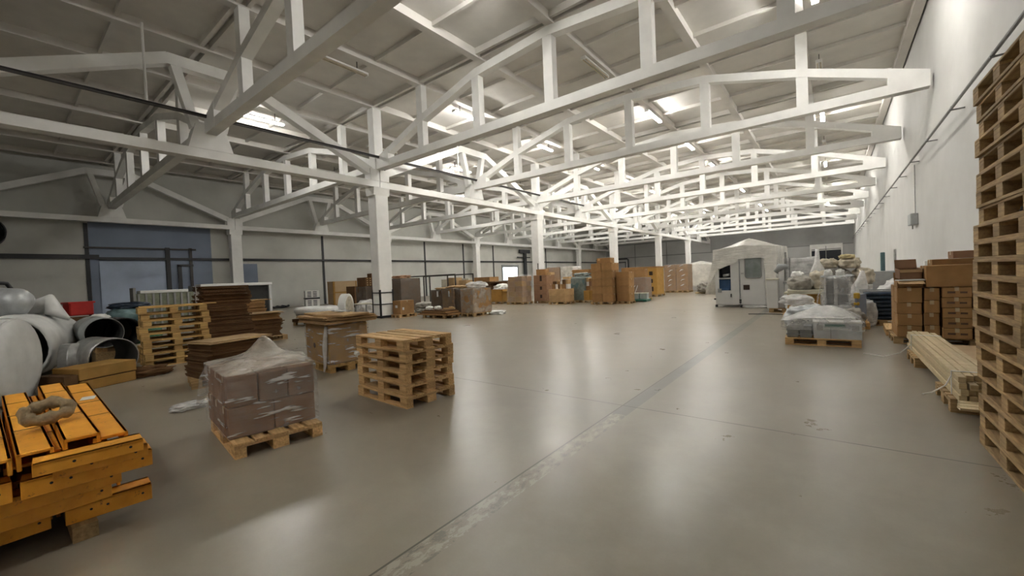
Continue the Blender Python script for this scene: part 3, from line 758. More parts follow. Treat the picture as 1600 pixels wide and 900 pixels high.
for i, h in enumerate((.28, .28, .24, .26)):
    bundle((-15.4+.04*((i*3) % 3-1), 5.3+.05*(i % 3-1), zz), (.9, .75+.08*(i == 3), h), R(3*i-4), '%s bundle of the pale cardboard stack behind the low sagging stack' % ('lowest', 'second', 'third', 'topmost')[i], 'card', i+40, 'pale cardboard stack', False, 6, .03)
    zz += h+.004
sheet_pile('cardboard_sheet', 'pale flat sheet on the pale cardboard stack', (-15.4, 5.35, 1.225), R(8), 2, (.8, .95), 'card_l', .014, 0, .05, 8)
# low pile just behind the foreground pallet
zz = .145
pallet((-8.55, 2.62, 0), R(80), 'wooden pallet under the flat cardboard just behind the foreground pallet', 'wood_d')
for i, h in enumerate((.19, .19, .17)):
    bundle((-8.55, 2.62+.02*i, zz), (.78, 1.12-.03*i, h), R(4+3*i), '%s flat cardboard bundle just behind the wrapped foreground pallet' % ('lowest', 'middle', 'top')[i], 'card_d', 60+i, 'flat cardboard behind the foreground pallet', False, 8, .02)
    zz += h+.003
sheet_pile('cardboard_sheet', 'light cardboard sheet behind the wrapped foreground pallet', (-8.5, 2.62, zz+.003), R(14), 3, (.72, 1.05), 'card_l', .014, 0, .05, 12)

# ------------------------------------------------------------------ right side: cartons, planks
small_pallet((1.5, 11.3, 0), 0, 'wooden pallet under the left half of the small-carton stack by the right wall', 'wood_d', (1.15, .9), None)
cols = [(.97, 1.33, 'left'), (1.345, 1.56, 'narrow second'), (1.58, 1.97, 'third'), (1.985, 2.36, 'right')]
rng = random.Random(21)
for c, (x0, x1, cn) in enumerate(cols):
    if c == 0: hs = [.22, .22, .22, .30]
    elif c == 1: hs = [.235, .235, .235, .235]
    else: hs = [.19]*5
    z = .146
    for k, h in enumerate(hs):
        d = (x1-x0-.012, .44, h-.004); cx = (x0+x1)/2
        t = carton((cx+rng.uniform(-.006, .006), 11.03+rng.uniform(-.015, .015), z), d, '%s carton of the %s column in the stack by the right wall' % (('bottom', 'second', 'third', 'fourth', 'top')[k] if k < len(hs)-1 else 'top', cn), 'card', 0, 'cartons stacked by the right wall', True, axis=1)
        if c >= 2:
            build(MB().box(-.12, -.02, -d[1]/2-.003, -d[1]/2, h*.38, h*.58).box(.04, .13, -d[1]/2-.003, -d[1]/2, h*.38, h*.56), 'print_mark', 'ink', t)
        z += h
    for k in range(4):
        carton(((x0+x1)/2, 11.52, .146+k*.245), (x1-x0-.012, .46, .241), '%s hidden carton behind the %s column of the stack by the right wall' % (('bottom', 'second', 'third', 'top')[k], cn), 'card', 0, 'cartons stacked by the right wall', False)
carton((1.68, 11.03, 1.10), (.62, .5, .40), 'large plain carton on top of the small-carton stack', 'card', R(2), None, True)
carton((2.17, 11.1, 1.10), (.34, .5, .36), 'upright carton beside the large plain carton on the stack', 'card', R(-2), None, True)
carton((1.93, 11.55, 1.13), (.8, .34, .48), 'carton standing behind the large plain carton, highest but one', 'card', R(3), None, True)
carton((2.1, 11.6, 1.615), (.55, .36, .14), 'shallow carton highest on the stack by the right wall', 'card_r', R(2), None, True)
def open_carton(loc, d, rz, label, mat='card', tilt=0, flaps=(.16, .16)):
    t = thing('open_carton', label, 'carton', loc, rz); t.rotation_euler = (tilt, 0, rz)
    a, b, h = d[0]/2, d[1]/2, d[2]; w = .008
    build(MB().box(-a, a, -b, b, 0, w).box(-a, -a+w, -b, b, 0, h).box(a-w, a, -b, b, 0, h).box(-a, a, -b, -b+w, 0, h).box(-a, a, b-w, b, 0, h), 'body', mat, t)
    build(MB().beam((0, -b, h), (0, -b-flaps[0], h-.05), d[0], w), 'flap', 'card_l', t); build(MB().beam((0, b, h), (0, b+.06, h+flaps[1]), d[0], w), 'flap', mat, t)
    build(MB().beam((a, 0, h), (a+.14, 0, h-.03), w, d[1], up=(0, 1, 0)) if False else MB().beam((a, 0, h), (a+.14, 0, h-.02), d[1], w), 'flap', 'card_l', t)
    return t
open_carton((1.16, 11.0, 1.11), (.36, .40, .11), R(2), 'open shallow carton with white papers on the left column', 'card')
o = build(MB().cbox((0, 0, .012), (.38, .3, .012), R(6)).cbox((.05, .02, .024), (.3, .28, .01), R(-8)), 'paper_sheets', 'paper', None, 0, loc=(1.18, 10.92, 1.222)); tag(o, 'white papers lying on the open shallow carton', 'paper')
open_carton((1.17, 11.08, 1.262), (.32, .30, .19), R(8), 'small open carton tilted up on the left carton column', 'card_r', R(6), (.03, .16))
# planks
for i, (y, n) in enumerate(((8.9, 'far'), (6.55, 'near'))):
    pallet((1.55, y, 0), R(0), '%s pallet under the pale timber slats by the right wall' % n, 'wood_d')
rng = random.Random(31)
k = 0
for r in range(4):
    for c in range(5):
        x = 1.03+c*.066+rng.uniform(-.006, .006); z = .146+r*.062
        y0, y1 = 6.12+rng.uniform(-.1, .1), 9.72+rng.uniform(-.12, .1)
        o = build(MB().box(x-.029, x+.029, y0, y1, z, z+.06), 'timber_plank', 'plank', None, .003)
        tag(o, 'pale timber slat in the strapped bundle, %s layer, %s from the aisle' % (('bottom', 'second', 'third', 'top')[r], ORD[c]), 'timber slat', 'strapped timber slats')
for i, y in enumerate((9.2, 6.35)):
    t = thing('strap', 'white strap round the %s end of the timber slats' % ('far', 'near')[i], 'strap', (1.16, y, .146))
    build(MB().box(-.17, .17, -.012, .012, .25, .256).box(-.172, -.166, -.012, .012, 0, .256).box(.17, .176, -.012, .012, 0, .256), 'band', 'paper', t)
    build(MB().tube([(-.17, 0, .2), (-.22, -.05, .10), (-.34, -.15, .03), (-.42, -.22, .02)] if i else [(-.17, 0, .1), (-.3, .0, -.05), (-.5, .05, -.135), (-.75, .25, -.14)], .007, 6), 'loose_end', 'paper', t)
for i in range(2):
    o = build(MB().box(1.42, 2.2, 6.2-.2*i, 9.75-.1*i, .148+.03*i, .174+.03*i), 'plywood_sheet', 'ply', None, .002); tag(o, 'tan plywood panel beside the timber slats, %s one' % ('lower', 'upper')[i], 'panel')
for i in range(3):
    o = build(MB().box(-.26, .26, -.045, .045, 0, .022), 'loose_batten', 'plank', None, 0, loc=(1.24-.02*i, 5.97-.11*i, .147), rot=(0, 0, R(4))) ; tag(o, 'short pale batten sticking out under the near slat ends, %s one' % ORD[i], 'batten')

# ------------------------------------------------------------------ helpers for loads further off
def cartons_load(where, x0, x1, y0, y1, z0, layers, nx, ny, mat, group, rz=0, jit=.015, tape=False, mats=None, rnd=1):
    """individual cartons in a block: layers = list of heights"""
    rng = random.Random(rnd); cx, cy = (x0+x1)/2, (y0+y1)/2; z = z0
    names = lambda n, w: {1: [''], 2: [w[0], w[2]], 3: list(w), 4: [w[0], 'inner '+w[0], 'inner '+w[2], w[2]]}[n]
    for l, h in enumerate(layers):
        lw = 'bottom' if l == 0 else 'top' if l == len(layers)-1 else ORD[l]
        if len(layers) == 1: lw = 'single'
        for i, a in enumerate(names(nx, ('left', 'middle', 'right'))):
            for j, b in enumerate(names(ny, ('front', 'centre', 'back'))):
                dx, dy = (x1-x0)/nx, (y1-y0)/ny
                p = Vector((x0+dx*(i+.5)-cx+rng.uniform(-jit, jit), y0+dy*(j+.5)-cy+rng.uniform(-jit, jit), 0))
                p = Matrix.Rotation(rz, 3, 'Z') @ p + Vector((cx, cy, z))
                ps = ' '.join(w for w in (b, a) if w)
                carton(p, (dx-.012, dy-.012, h-.004), '%s carton, %s layer, %s' % ((ps or 'brown'), lw, where), (mats or [mat])[(i+j+l) % len(mats or [mat])],
                       rz+R(rng.uniform(-1.5, 1.5)), group, tape)
        z += h
def block(name, label, cat, x0, x1, y0, y1, z0, z1, mat, rz=0, bev=.02, group=None, wrapmat=None, amp=.02, seed=1, cap=None):
    """one wrapped load: solid goods with a film skin as a part"""
    t = thing(name, label, cat, ((x0+x1)/2, (y0+y1)/2, z0), rz, group); a, b, h = (x1-x0)/2, (y1-y0)/2, z1-z0
    link('body', merged(grid_shell(-a, a, -b, b, 0, h, 8), 'body', mat, amp, 2.5, seed, .01, False), t)
    if wrapmat:
        fn = (lambda u, v: h+.015+cap*math.exp(-(((u-.5)/.28)**2+((v-.5)/.28)**2))) if cap else None
        link('film_wrap', merged(grid_shell(-a-.015, a+.015, -b-.015, b+.015, .01, h+.015, 12, fn), 'film_wrap', wrapmat, .02, 4, seed+2, .02), t)
    return t
def bin_box(name, label, x0, x1, y0, y1, z0, z1, mat, rz=0, fill=None, fillmat='paper', seed=1):
    t = thing(name, label, 'carton', ((x0+x1)/2, (y0+y1)/2, z0), rz); a, b, h = (x1-x0)/2, (y1-y0)/2, z1-z0; w = .015
    build(MB().box(-a, a, -b, b, 0, .02).box(-a, -a+w, -b, b, 0, h).box(a-w, a, -b, b, 0, h).box(-a, a, -b, -b+w, 0, h).box(-a, a, b-w, b, 0, h), 'body', mat, t)
    build(MB().beam((a, 0, h), (a+.12, 0, h-.14), 2*b, .01), 'flap', mat, t); build(MB().beam((-a, 0, h), (-a-.15, 0, h-.05), 2*b, .01), 'flap', mat, t)
    if fill: link('contents', lump_mesh('contents', (a*.85, b*.85, fill), fillmat, seed, .35, 3), t, (0, 0, h-fill*.7))
    return t

# ------------------------------------------------------------------ by the first column
small_pallet((-15.92, 12.0, 0), R(90), 'pallet under the single carton right of the guarded column', 'wood', (1.0, .62), None)
t = carton((-15.92, 11.98, .146), (.55, .80, .63), 'plain brown carton on a pallet right of the guarded column', 'card', R(3), None, True)
build(MB().box(-.10, .06, -.405, -.40, .30, .42), 'paper_label', 'paper', t); build(MB().box(.276, .279, -.3, -.2, .2, .32), 'paper_label', 'paper', t)
small_pallet((-13.65, 12.25, 0), R(3), 'low dark pallet with flat boards in front of the grey film-wrapped loads', 'wood_d', (1.35, .9), None)
for i in range(4):
    o = build(MB().box(-.95+.05*i, .92-.06*i, -.42+.03*i, .42-.02*i, 0, .05), 'flat_board', 'card_d' if i % 2 else 'card', None, .004, loc=(-13.7+.03*i, 12.2, .146+.052*i), rot=(0, 0, R(3-3*i))); tag(o, 'flat brown board on the low dark pallet, %s of four' % ORD[i], 'board')
for i, (x, y) in enumerate(((-14.1, 12.0), (-13.72, 12.15))): lump('bag', 'small white bag on the flat brown boards, %s one' % ('left', 'right')[i], 'bag', (x, y, .356), (.17, .14, .09), 'paper', i+3, .3)
o = build(MB().cbox((0, 0, .05), (.5, .06, .05), R(30)).cbox((.1, .05, .10), (.45, .06, .05), R(-20)), 'timber_offcuts', 'wood', None, 0, loc=(-13.05, 12.2, .356)); tag(o, 'crossed timber offcuts on the right end of the flat brown boards', 'timber')
# grey wrapped loads
small_pallet((-12.6, 13.45, 0), R(90), 'pallet under the tall hazy film-wrapped load with the white cap', 'wood_d', (1.2, .8), None)
block('wrapped_load', 'tall hazy film-wrapped carton load with a billowing white cap', 'wrapped load', -12.98, -12.25, 12.86, 14.05, .146, 1.22, 'card', 0, wrapmat='film_b', seed=3, amp=.03)
lump('film_heap', 'billowing white film heaped on the tall hazy wrapped load', 'plastic film', (-12.58, 13.5, 1.235), (.36, .52, .16), 'film_h', 12, .3)
for i, (x0, x1, y0, y1, h, w) in enumerate(((-15.35, -14.55, 13.2, 14.3, 1.17, 'left'), (-14.52, -13.75, 13.15, 14.3, 1.24, 'middle'), (-13.72, -13.02, 13.25, 14.4, 1.22, 'right'))):
    small_pallet(((x0+x1)/2, (y0+y1)/2, 0), R(90), 'pallet under the %s of three dark film-wrapped loads' % w, 'wood_d', (1.1, .75), None)
    t = block('wrapped_load', '%s of three dark film-wrapped loads right of the guarded column' % w, 'wrapped load', x0, x1, y0, y1, .146, h, 'card_d' if i != 1 else 'card', 0, wrapmat='film_d', seed=i+4, amp=.025)
    if i < 2: build(MB().box(.05, .14, -.585, -.575, .72, .98), 'paper_label', 'paper', t)
    lump('film_heap', 'crumpled pale film on top of the %s of three dark wrapped loads' % w, 'plastic film', ((x0+x1)/2, (y0+y1)/2, h+.016), (.36, .5, .06), 'card_l', 14+i, .4)
lump('plastic_scrap', 'white crumpled film on the floor right of the hazy wrapped load', 'plastic scrap', (-12.05, 14.2, 0), (.42, .32, .09), 'paper', 5, .5)
# behind column: rack with dark wrapped load, tall cartons, cream cartons
t = thing('metal_rack', 'thin brown metal frame rack standing behind the wrapped loads', 'rack', (-19.4, 15.6, 0))
for x in (-1.0, 1.2, 3.3):
    for y in (0, 1.4): build(MB().box(x-.03, x+.03, y-.03, y+.03, 0, 1.95), 'post', 'darkpipe', t)
build(MB().box(-1.0, 3.3, -.03, .03, 1.9, 1.97).box(-1.0, 3.3, 1.37, 1.43, 1.9, 1.97), 'top_rail', 'darkpipe', t); build(MB().box(-1.0, 3.3, -.03, .03, .12, .2).box(-1, 3.3, 1.37, 1.43, .12, .2), 'bottom_rail', 'darkpipe', t)
block('wrapped_load', 'dark brown film-wrapped load standing inside the metal rack behind the column', 'wrapped load', -20.1, -18.9, 14.1, 15.45, 0, 1.84, 'card_d', 0, wrapmat='film_d', seed=8)
lump('film_heap', 'crumpled reddish carton scraps on the dark load in the rack', 'cardboard scrap', (-19.6, 14.7, 1.85), (.5, .5, .1), 'card_r', 5, .5)
for i, (x, h) in enumerate(((-18.25, 1.78), (-17.2, 1.6))):
    o = carton((x, 17.6, 0), (.62, .7, h), 'tall upright pale carton behind the metal rack, %s one' % ('left', 'right')[i], 'card_l', 0, None, True)
for i in range(3):
    block('cream_carton', 'cream carton block far behind the wrapped loads, %s of three' % ('leftmost', 'middle', 'rightmost')[i], 'carton', -28.7+1.55*i*.95, -27.35+1.55*i*.95, 26+.6*i, 27.2+.6*i, .95, 1.75, 'cream', R(4), seed=20+i, amp=.01)
    block('dark_crate', 'dark crate under the cream carton, %s of three' % ('leftmost', 'middle', 'rightmost')[i], 'crate', -28.75+1.55*i*.95, -27.3+1.55*i*.95, 25.95+.6*i, 27.25+.6*i, 0, .94, 'card_d', R(4), seed=24+i, amp=.01)
for i in range(2):
    o = lump('tyre_bag', 'grey plastic coil on the floor between the rack and the dark wrapped loads, %s' % ('lower', 'upper')[i], 'coil', (-17.0, 14.2, .0+.26*i), (.5, .5, .16), 'greyfoam', 6+i, .2)
# left of the column: coil, disc, crates
mb = MB(); n = 40
mb.tube([(.72*math.cos(2*math.pi*k/n), .72*math.sin(2*math.pi*k/n), .16) for k in range(n)], .15, 12, closed=True)
for j in range(2): pass
t = thing('hose_coil', 'whitish coiled hose ring lying behind the carton bin', 'hose coil', (-17.4, 8.6, .44)); link('coil', merged(mb, 'coil', 'duct', .03, 3, 2), t)
mb = MB(); mb.tube([(.66*math.cos(2*math.pi*k/n), .66*math.sin(2*math.pi*k/n), .0) for k in range(n)], .15, 12, closed=True); link('lower_coil', merged(mb, 'lower_coil', 'greyfoam', .03, 3, 4), t, (0, 0, -.0))
small_pallet((-17.4, 8.6, 0), R(20), 'pallet under the whitish coiled hose ring', 'wood_d', (1.4, 1.2), None)
block('crate', 'low brown crate carrying the coiled hose ring', 'crate', -18.1, -16.7, 7.95, 9.25, .146, .28, 'card_d', R(20), seed=2, amp=0)
t = thing('cable_reel', 'white round reel standing on edge left of the guarded column', 'reel', (-18.2, 10.4, 0), R(-50))
build(MB().tube([(0, -.16, .60), (0, .16, .60)], .60, 40), 'drum', 'paper', t, .01); build(MB().tube([(0, .16, .60), (0, .17, .60)], .48, 32).tube([(0, -.17, .60), (0, -.16, .60)], .48, 32), 'side_disc', 'beigefoam', t)
t = thing('folding_table', 'low grey table between the white reel and the guarded column', 'table', (-18.1, 11.6, 0), R(10))
build(MB().box(-.7, .7, -.4, .4, .62, .67), 'top', 'cream', t, .005)
for x in (-.62, .62):
    for y in (-.34, .34): build(MB().box(x-.025, x+.025, y-.025, y+.025, 0, .62), 'leg', 'steelgrey', t)
lump('plastic_scrap', 'white crumpled film on the floor just left of the guarded column', 'plastic scrap', (-16.9, 10.0, 0), (.7, .55, .16), 'paper', 11, .4)
t = thing('crate_stack', 'stack of white plastic crates with black slots near the left wall', 'crate', (-32.9, 15.9, 0), R(-20))
for l in range(2):
    build(MB().box(-.6, .6, -.5, .5, .06+l*.68, .62+l*.68), 'crate_body', 'paper', t, .01)
    mb = MB()
    for i in range(2):
        for j in range(4): mb.box(.601, .606, -.36+i*.4, -.08+i*.4, .12+l*.68+j*.12, .18+l*.68+j*.12).box(-.4+i*.42, -.1+i*.42, -.506, -.501, .12+l*.68+j*.12, .18+l*.68+j*.12)
    build(mb, 'slots', 'black', t)
build(MB().box(-.63, .63, -.53, .53, .62, .74).box(-.55, .55, -.45, .45, 0, .06), 'black_tray', 'black', t)
t = thing('plywood_crate', 'large plywood crate standing by the left wall', 'crate', (-31.9, 18.0, 0), R(-8))
build(MB().box(-.6, .6, -.95, .95, .1, 1.95), 'panels', 'ply', t, .01); [build(MB().box(*q), 'batten', 'card_y', t) for q in ((.6, .63, -.95, -.85, .1, 1.95), (.6, .63, .85, .95, .1, 1.95), (.6, .63, -.85, .85, 1.0, 1.1), (-.6, -.5, -.98, -.95, .1, 1.95), (.5, .6, -.98, -.95, .1, 1.95))]
for y in (-.8, .8): build(MB().box(-.55, .55, y-.1, y+.1, 0, .1), 'skid', 'wood_d', t)
block('dark_crate', 'dark brown crate right of the large plywood crate', 'crate', -27.9, -26.6, 16.0, 17.2, 0, 1.5, 'card_d', R(-5), seed=3, amp=.01)
block('dark_crate', 'dark brown wrapped crate just left of the guarded column, under a slatted box', 'crate', -21.6, -20.5, 13.0, 14.2, 0, 1.46, 'card_d', R(-5), wrapmat='film_d', seed=5)
t = thing('slatted_box', 'dark slatted box on the wrapped crate left of the guarded column', 'crate', (-21.15, 13.6, 1.48), R(-5)); build(MB().box(-.5, .5, -.5, .5, 0, .52), 'body', 'card_d', t, .01)
mb = MB()
for i in range(5):
    for j in range(4): mb.box(.5, .505, -.42+.18*i, -.34+.18*i, .06+.12*j, .11+.12*j)
build(mb, 'slots', 'card_l', t)
o = carton((-21.3, 13.9, 2.003), (.4, .4, .22), 'small dark carton on top of the slatted box', 'card_d', 0, None, False)
lump('plastic_bundle', 'grey plastic bundle leaning at the foot of the wrapped crate left of the column', 'plastic bundle', (-20.0, 12.6, 0), (.5, .5, .42), 'film_h', 6, .3)
t = thing('cable_pile', 'dark cables lying along the foot of the left wall', 'cable', (-35.2, 13.6, 0)); 
rng = random.Random(4)
mb = MB().tube([(rng.uniform(-.3, .3), -1.2+.25*k, .06+.08*(k % 2)) for k in range(12)], .09, 8); build(mb, 'cable', 'black', t); build(MB().tube([(.3, -.8, .06), (.2, 0, .1), (.3, 1.1, .06)], .07, 8), 'loop', 'black', t)
# workbench with white top behind the dark stack
t = thing('workbench', 'white-topped workbench behind the tall dark cardboard stack', 'workbench', (-26.5, 8.55, 0), R(86))
build(MB().box(-1.7, 1.7, -.6, .6, 1.82, 1.98), 'top', 'paper', t, .02)
for x in (-1.6, 1.6): build(MB().box(x-.06, x+.06, -.55, .55, 0, 1.82), 'leg', 'machine', t)
build(MB().box(-1.5, 1.5, -.4, .5, 0, 1.8), 'dark_cabinet', 'ductin', t)
t = thing('curtained_rack', 'low rack with a greenish curtain behind the nine-high pallet stack', 'rack', (-26.5, 5.40, 0), R(88))
build(MB().box(-1.1, 1.1, -.48, .48, .1, 1.62), 'curtain', 'curtain', t); build(MB().box(-.95, .9, -.5, .5, 1.62, 1.76), 'white_top', 'paper', t, .02)
mb = MB()
for i in range(8): mb.box(-1.05+.27*i, -.97+.27*i, -.52, -.48, .1, 1.6)
build(mb, 'curtain_folds', 'panel_dark', t)
for x in (-1.15, 1.15): build(MB().box(x-.05, x+.05, -.5, .5, 0, 1.9), 'side_frame', 'panel_dark', t)

# ------------------------------------------------------------------ the long row of carton loads
G = 'cartons in the long row of loads'
def mid_pallet(x0, x1, y0, y1, label, mat='wood_d'):
    small_pallet(((x0+x1)/2, (y0+y1)/2, 0), 0, label, mat, (round(x1-x0+.04, 2), round(y1-y0+.04, 2)), None)
# 0: low wide bin with white bag
mid_pallet(-17.45, -16.4, 19.9, 21.3, 'pallet under the low orange-brown bin at the left end of the long row')
bin_box('carton_bin', 'low orange-brown carton bin with white film in it, left end of the long row', -17.45, -16.4, 19.9, 21.3, .146, .92, 'card_y', 0, .3, 'paper', 4)
for i, (x, z, d) in enumerate(((-20.4, 0, (1.6, 1.2, 1.3)), (-20.2, 1.31, (1.9, 1.3, .10)), (-20.6, 1.42, (1.5, 1.1, .34)), (-18.5, 0, (1.2, 1.2, 1.15)), (-18.5, 1.16, (1.0, .9, .25)))):
    carton((x, 23.2, z), d, '%s in the jumble behind the low orange-brown bin' % ('dark large carton', 'thin flat carton', 'flat broad carton', 'dark squat carton', 'dark shallow carton')[i], 'card_d' if i != 2 else 'card', R(4*i-6), None, False)
# 1: bulging reddish film-wrapped load
mid_pallet(-15.7, -14.5, 19.5, 20.5, 'pallet under the bulging brown load, second in the long row')
cartons_load('bulging second load of the long row', -15.65, -14.52, 19.55, 20.45, .146, [.32, .31, .32, .30, .30], 2, 2, 'card', G, R(-2), .03, rnd=3, mats=['card', 'card_y', 'card'])
o = link('film_wrap', merged(grid_shell(-.62, .62, -.49, .49, .15, 1.72, 12, lambda a, b: 1.74-.05*math.sin(a*6)), 'film_wrap', 'film_f', .04, 2.5, 5, .2), None, (-15.08, 20.0, 0)); tag(o, 'clear film round the bulging second load of the long row', 'plastic film')
# 2: tall load with dark handles
mid_pallet(-14.4, -13.5, 20.55, 21.5, 'pallet under the tall load with dark handle slots, third in the long row')
z = .146
for i, h in enumerate((.50, .50, .56)):
    t = carton((-13.94, 21.0, z), (.98-.01*i, .85, h-.004), '%s large carton with a dark handle slot, third load of the long row' % ('bottom', 'middle', 'top')[i], 'card_r', R(-2+i), G, True)
    build(MB().box(-.02, .13, -.431, -.424, h*.35, h*.75 if i < 2 else h*.95), 'handle_slot', 'cut', t); z += h
carton((-14.05, 21.05, z), (.62, .5, .36), 'small carton crowning the load with dark handle slots', 'card', R(5), None, True)
carton((-13.66, 21.3, z), (.35, .5, .16), 'shallow carton beside the one crowning the load with handle slots', 'card_l', R(5), None, False)
o = build(MB().box(-.02, .02, -.02, .02, 0, .75), 'timber_stick', 'darkpipe', None, 0, loc=(-14.41, 21.1, z)); tag(o, 'thin dark stick standing on the left of the load with handle slots', 'stick')
# 3: box with odd bits on top
mid_pallet(-12.85, -11.75, 19.8, 20.8, 'pallet under the load with scattered small boxes, fourth in the long row')
cartons_load('fourth load of the long row', -12.85, -11.75, 19.8, 20.8, .146, [.36, .36], 2, 1, 'card_l', G, R(-2), .01, rnd=6)
rng = random.Random(77)
for i in range(12):
    lv = i // 6; d = (rng.uniform(.14, .175), rng.uniform(.16, .3), .268 if lv == 0 else rng.uniform(.14, .26))
    carton((-12.68+.18*(i % 6), 20.05+rng.uniform(0, .3), .868+lv*.27), d, 'small box tossed on the fourth load, %s row, %s from left' % (('lower', 'upper')[lv], ORD[i % 6]), ('card', 'paper', 'card_d', 'card_l')[i % 4], R(rng.uniform(-15, 15)), None, False)
carton((-12.0, 20.5, 1.42), (.4, .45, .12), 'flat pale box tilted highest on the fourth load', 'card_l', R(15), None, False)
for i, (x0, x1) in enumerate(((-17.0, -15.85), (-15.75, -14.75))):
    mid_pallet(x0, x1, 26, 27.2, 'pallet under the pale wrapped load at the back, behind the fourth load, %s' % ('left', 'right')[i])
    block('wrapped_load', 'pale film-wrapped load at the back behind the fourth load, %s one' % ('left', 'right')[i], 'wrapped load', x0, x1, 26, 27.2, .146, 2.26, 'card' if i == 0 else 'card_l', 0, wrapmat='film_h' if i else 'film_f', seed=30+i)
# 4: grey green wrapped load
mid_pallet(-12.15, -11.3, 21.2, 22.2, 'pallet under the grey-green film-wrapped load in the long row')
block('wrapped_load', 'grey-green film-wrapped load in the long row', 'wrapped load', -12.15, -11.25, 21.2, 22.2, .146, 1.50, 'teal', 0, wrapmat='film_g', seed=33, amp=.05)
lump('plastic_bundle', 'greenish film bunched on top of the grey-green load', 'plastic film', (-11.7, 21.7, 1.52), (.45, .45, .13), 'film_g', 7, .4)
lump('bag', 'dark grey sack squeezed between the fourth load and the grey-green load', 'bag', (-12.35, 21.0, 0), (.22, .3, .55), 'film_d', 4, .3)
for i, (x, w) in enumerate(((-14.1, 1.3), (-12.9, .7), (-12.1, .8))):
    carton((x, 26.5, .0), (w, 1.1, 2.0+.05*i), 'tall brown carton at the back behind the grey-green load, %s' % ('left', 'middle', 'right')[i], ('card', 'card_l', 'card')[i], 0, None, True)
# 5: boxes on pale pallet
mid_pallet(-11.3, -10.5, 21.0, 21.9, 'pale pallet under the load left of the tallest carton stack', 'plank')
cartons_load('load left of the tallest stack', -11.28, -10.5, 21.05, 21.85, .146, [.56], 2, 1, 'card_y', G, 0, .01, rnd=8)
rng = random.Random(5)
for i in range(9):
    lv = i // 3; d = (rng.uniform(.2, .26), .3, .248 if lv < 2 else rng.uniform(.16, .24))
    carton((-11.15+.27*(i % 3), 21.3+rng.uniform(0, .2), .708+lv*.25), d, 'small box heaped left of the tallest stack, %s row, %s' % (('lower', 'middle', 'upper')[lv], ('left', 'centre', 'right')[i % 3]), ('card', 'card_l', 'card', 'paper', 'card_r')[i % 5], R(rng.uniform(-12, 12)), None, False)
# 6: the tallest stack
mid_pallet(-10.25, -9.1, 19.95, 21.0, 'pallet under the tallest carton stack, left half', 'wood')
cartons_load('tallest carton stack', -10.2, -9.05, 19.95, 21.0, .146, [.42, .40, .42, .40, .40], 2, 2, 'card', G, R(3), .012, True, rnd=9)
carton((-9.55, 20.4, 2.19), (.75, .6, .27), 'broad carton crowning the tallest carton stack', 'card', R(4), None, True)
mid_pallet(-9.0, -8.3, 20.4, 21.2, 'pallet under the lower stack right of the tallest one')
cartons_load('lower stack right of the tallest one', -9.0, -8.3, 20.4, 21.2, .146, [.40, .38, .40, .36], 1, 1, 'card', G, R(3), .01, True, rnd=12)
# 7: film-wrapped reddish load with grey boxes in front
mid_pallet(-9.6, -8.35, 22.9, 23.9, 'pallet under the reddish wrapped load behind the grey boxes')
block('wrapped_load', 'reddish film-wrapped load behind the grey boxes, right of the tallest stack', 'wrapped load', -9.6, -8.35, 22.95, 23.9, .146, 1.32, 'card_r', 0, wrapmat='film_f', seed=40)
cartons_load('tall back load right of the tallest stack', -11.5, -10.1, 27, 28.1, .0, [.7, .66, .62], 2, 1, 'card', G, 0, .01, True, rnd=14)
carton((-8.9, 23.4, 1.36), (.9, .6, .46), 'brown carton on the reddish wrapped load', 'card', 0, None, True)
for i in range(3):
    t = thing('grey_box', 'grey carton box in front of the reddish wrapped load, %s of three' % ('left', 'middle', 'right')[i], 'carton', (-9.15+.42*i, 22.35+.12*i, .12), R(4)); build(MB().box(-.19, .19, -.2, .2, 0, .34), 'body', 'steelgrey', t, .006); build(MB().box(-.2, .2, -.21, .21, .31, .35), 'lid', 'cream', t)
t = thing('green_pallet', 'flat green plastic pallet under the grey carton boxes', 'pallet', (-8.75, 22.35, 0), R(6)); build(MB().box(-.75, .75, -.5, .5, .06, .115), 'deck', 'greenlabel', t)
for x in (-.65, 0, .65): build(MB().box(x-.08, x+.08, -.48, .48, 0, .06), 'runner', 'greenlabel', t)
for i in range(3):
    o = build(MB().beam((0, 0, 0), ((-.3, .3, .15)[i], .05, .42), .05, .02), 'white_strip', 'paper', None, 0, loc=(-9.25+.3*i, 22.1, .475)); tag(o, 'white strip sticking up behind the grey boxes, %s of three' % ('left', 'middle', 'right')[i], 'strip')
# 8: yellow brown load with dark slots
mid_pallet(-10.1, -8.95, 26.6, 28.2, 'pallet under the yellow-brown load with two dark slots')
t = thing('carton_load', 'yellow-brown tall carton with two dark slots in its face', 'carton', (-9.5, 27.4, .146), 0)
build(MB().box(-.55, .55, -.7, .7, 0, 1.80), 'body', 'card_y', t, .01); build(MB().box(.05, .28, -.706, -.7, 1.25, 1.5).box(.05, .28, -.706, -.7, .75, 1.0).box(.2, .3, -.706, -.7, .2, .5), 'dark_slot', 'cut', t); build(MB().box(-.57, .57, -.72, .72, 1.72, 1.82), 'lid', 'card', t)
# 9: wrapped pair with white film creases
for i, (x0, x1, w) in enumerate(((-10.0, -9.17, 'left'), (-9.12, -8.3, 'right'))):
    mid_pallet(x0, x1, 31.5, 32.7, 'pallet under the %s of the tall creased-film pair' % w)
    t = block('wrapped_load', '%s of the tall pair of brown loads with white film creases' % w, 'wrapped load', x0, x1, 31.5, 32.7, .146, 2.08, 'card', 0, wrapmat='film_f', seed=50+i, amp=.015)
    rng = random.Random(60+i); mb = MB()
    for k in range(5):
        z = .35+.36*k; x = rng.uniform(-.12, .12); mb.tube([(x-.12, -.63, z), (x, -.655, z+.05+.05*(k % 2)), (x+.14, -.63, z+.12)], [.012, .035, .012], 6)
    build(mb, 'film_crease', 'paper', t)
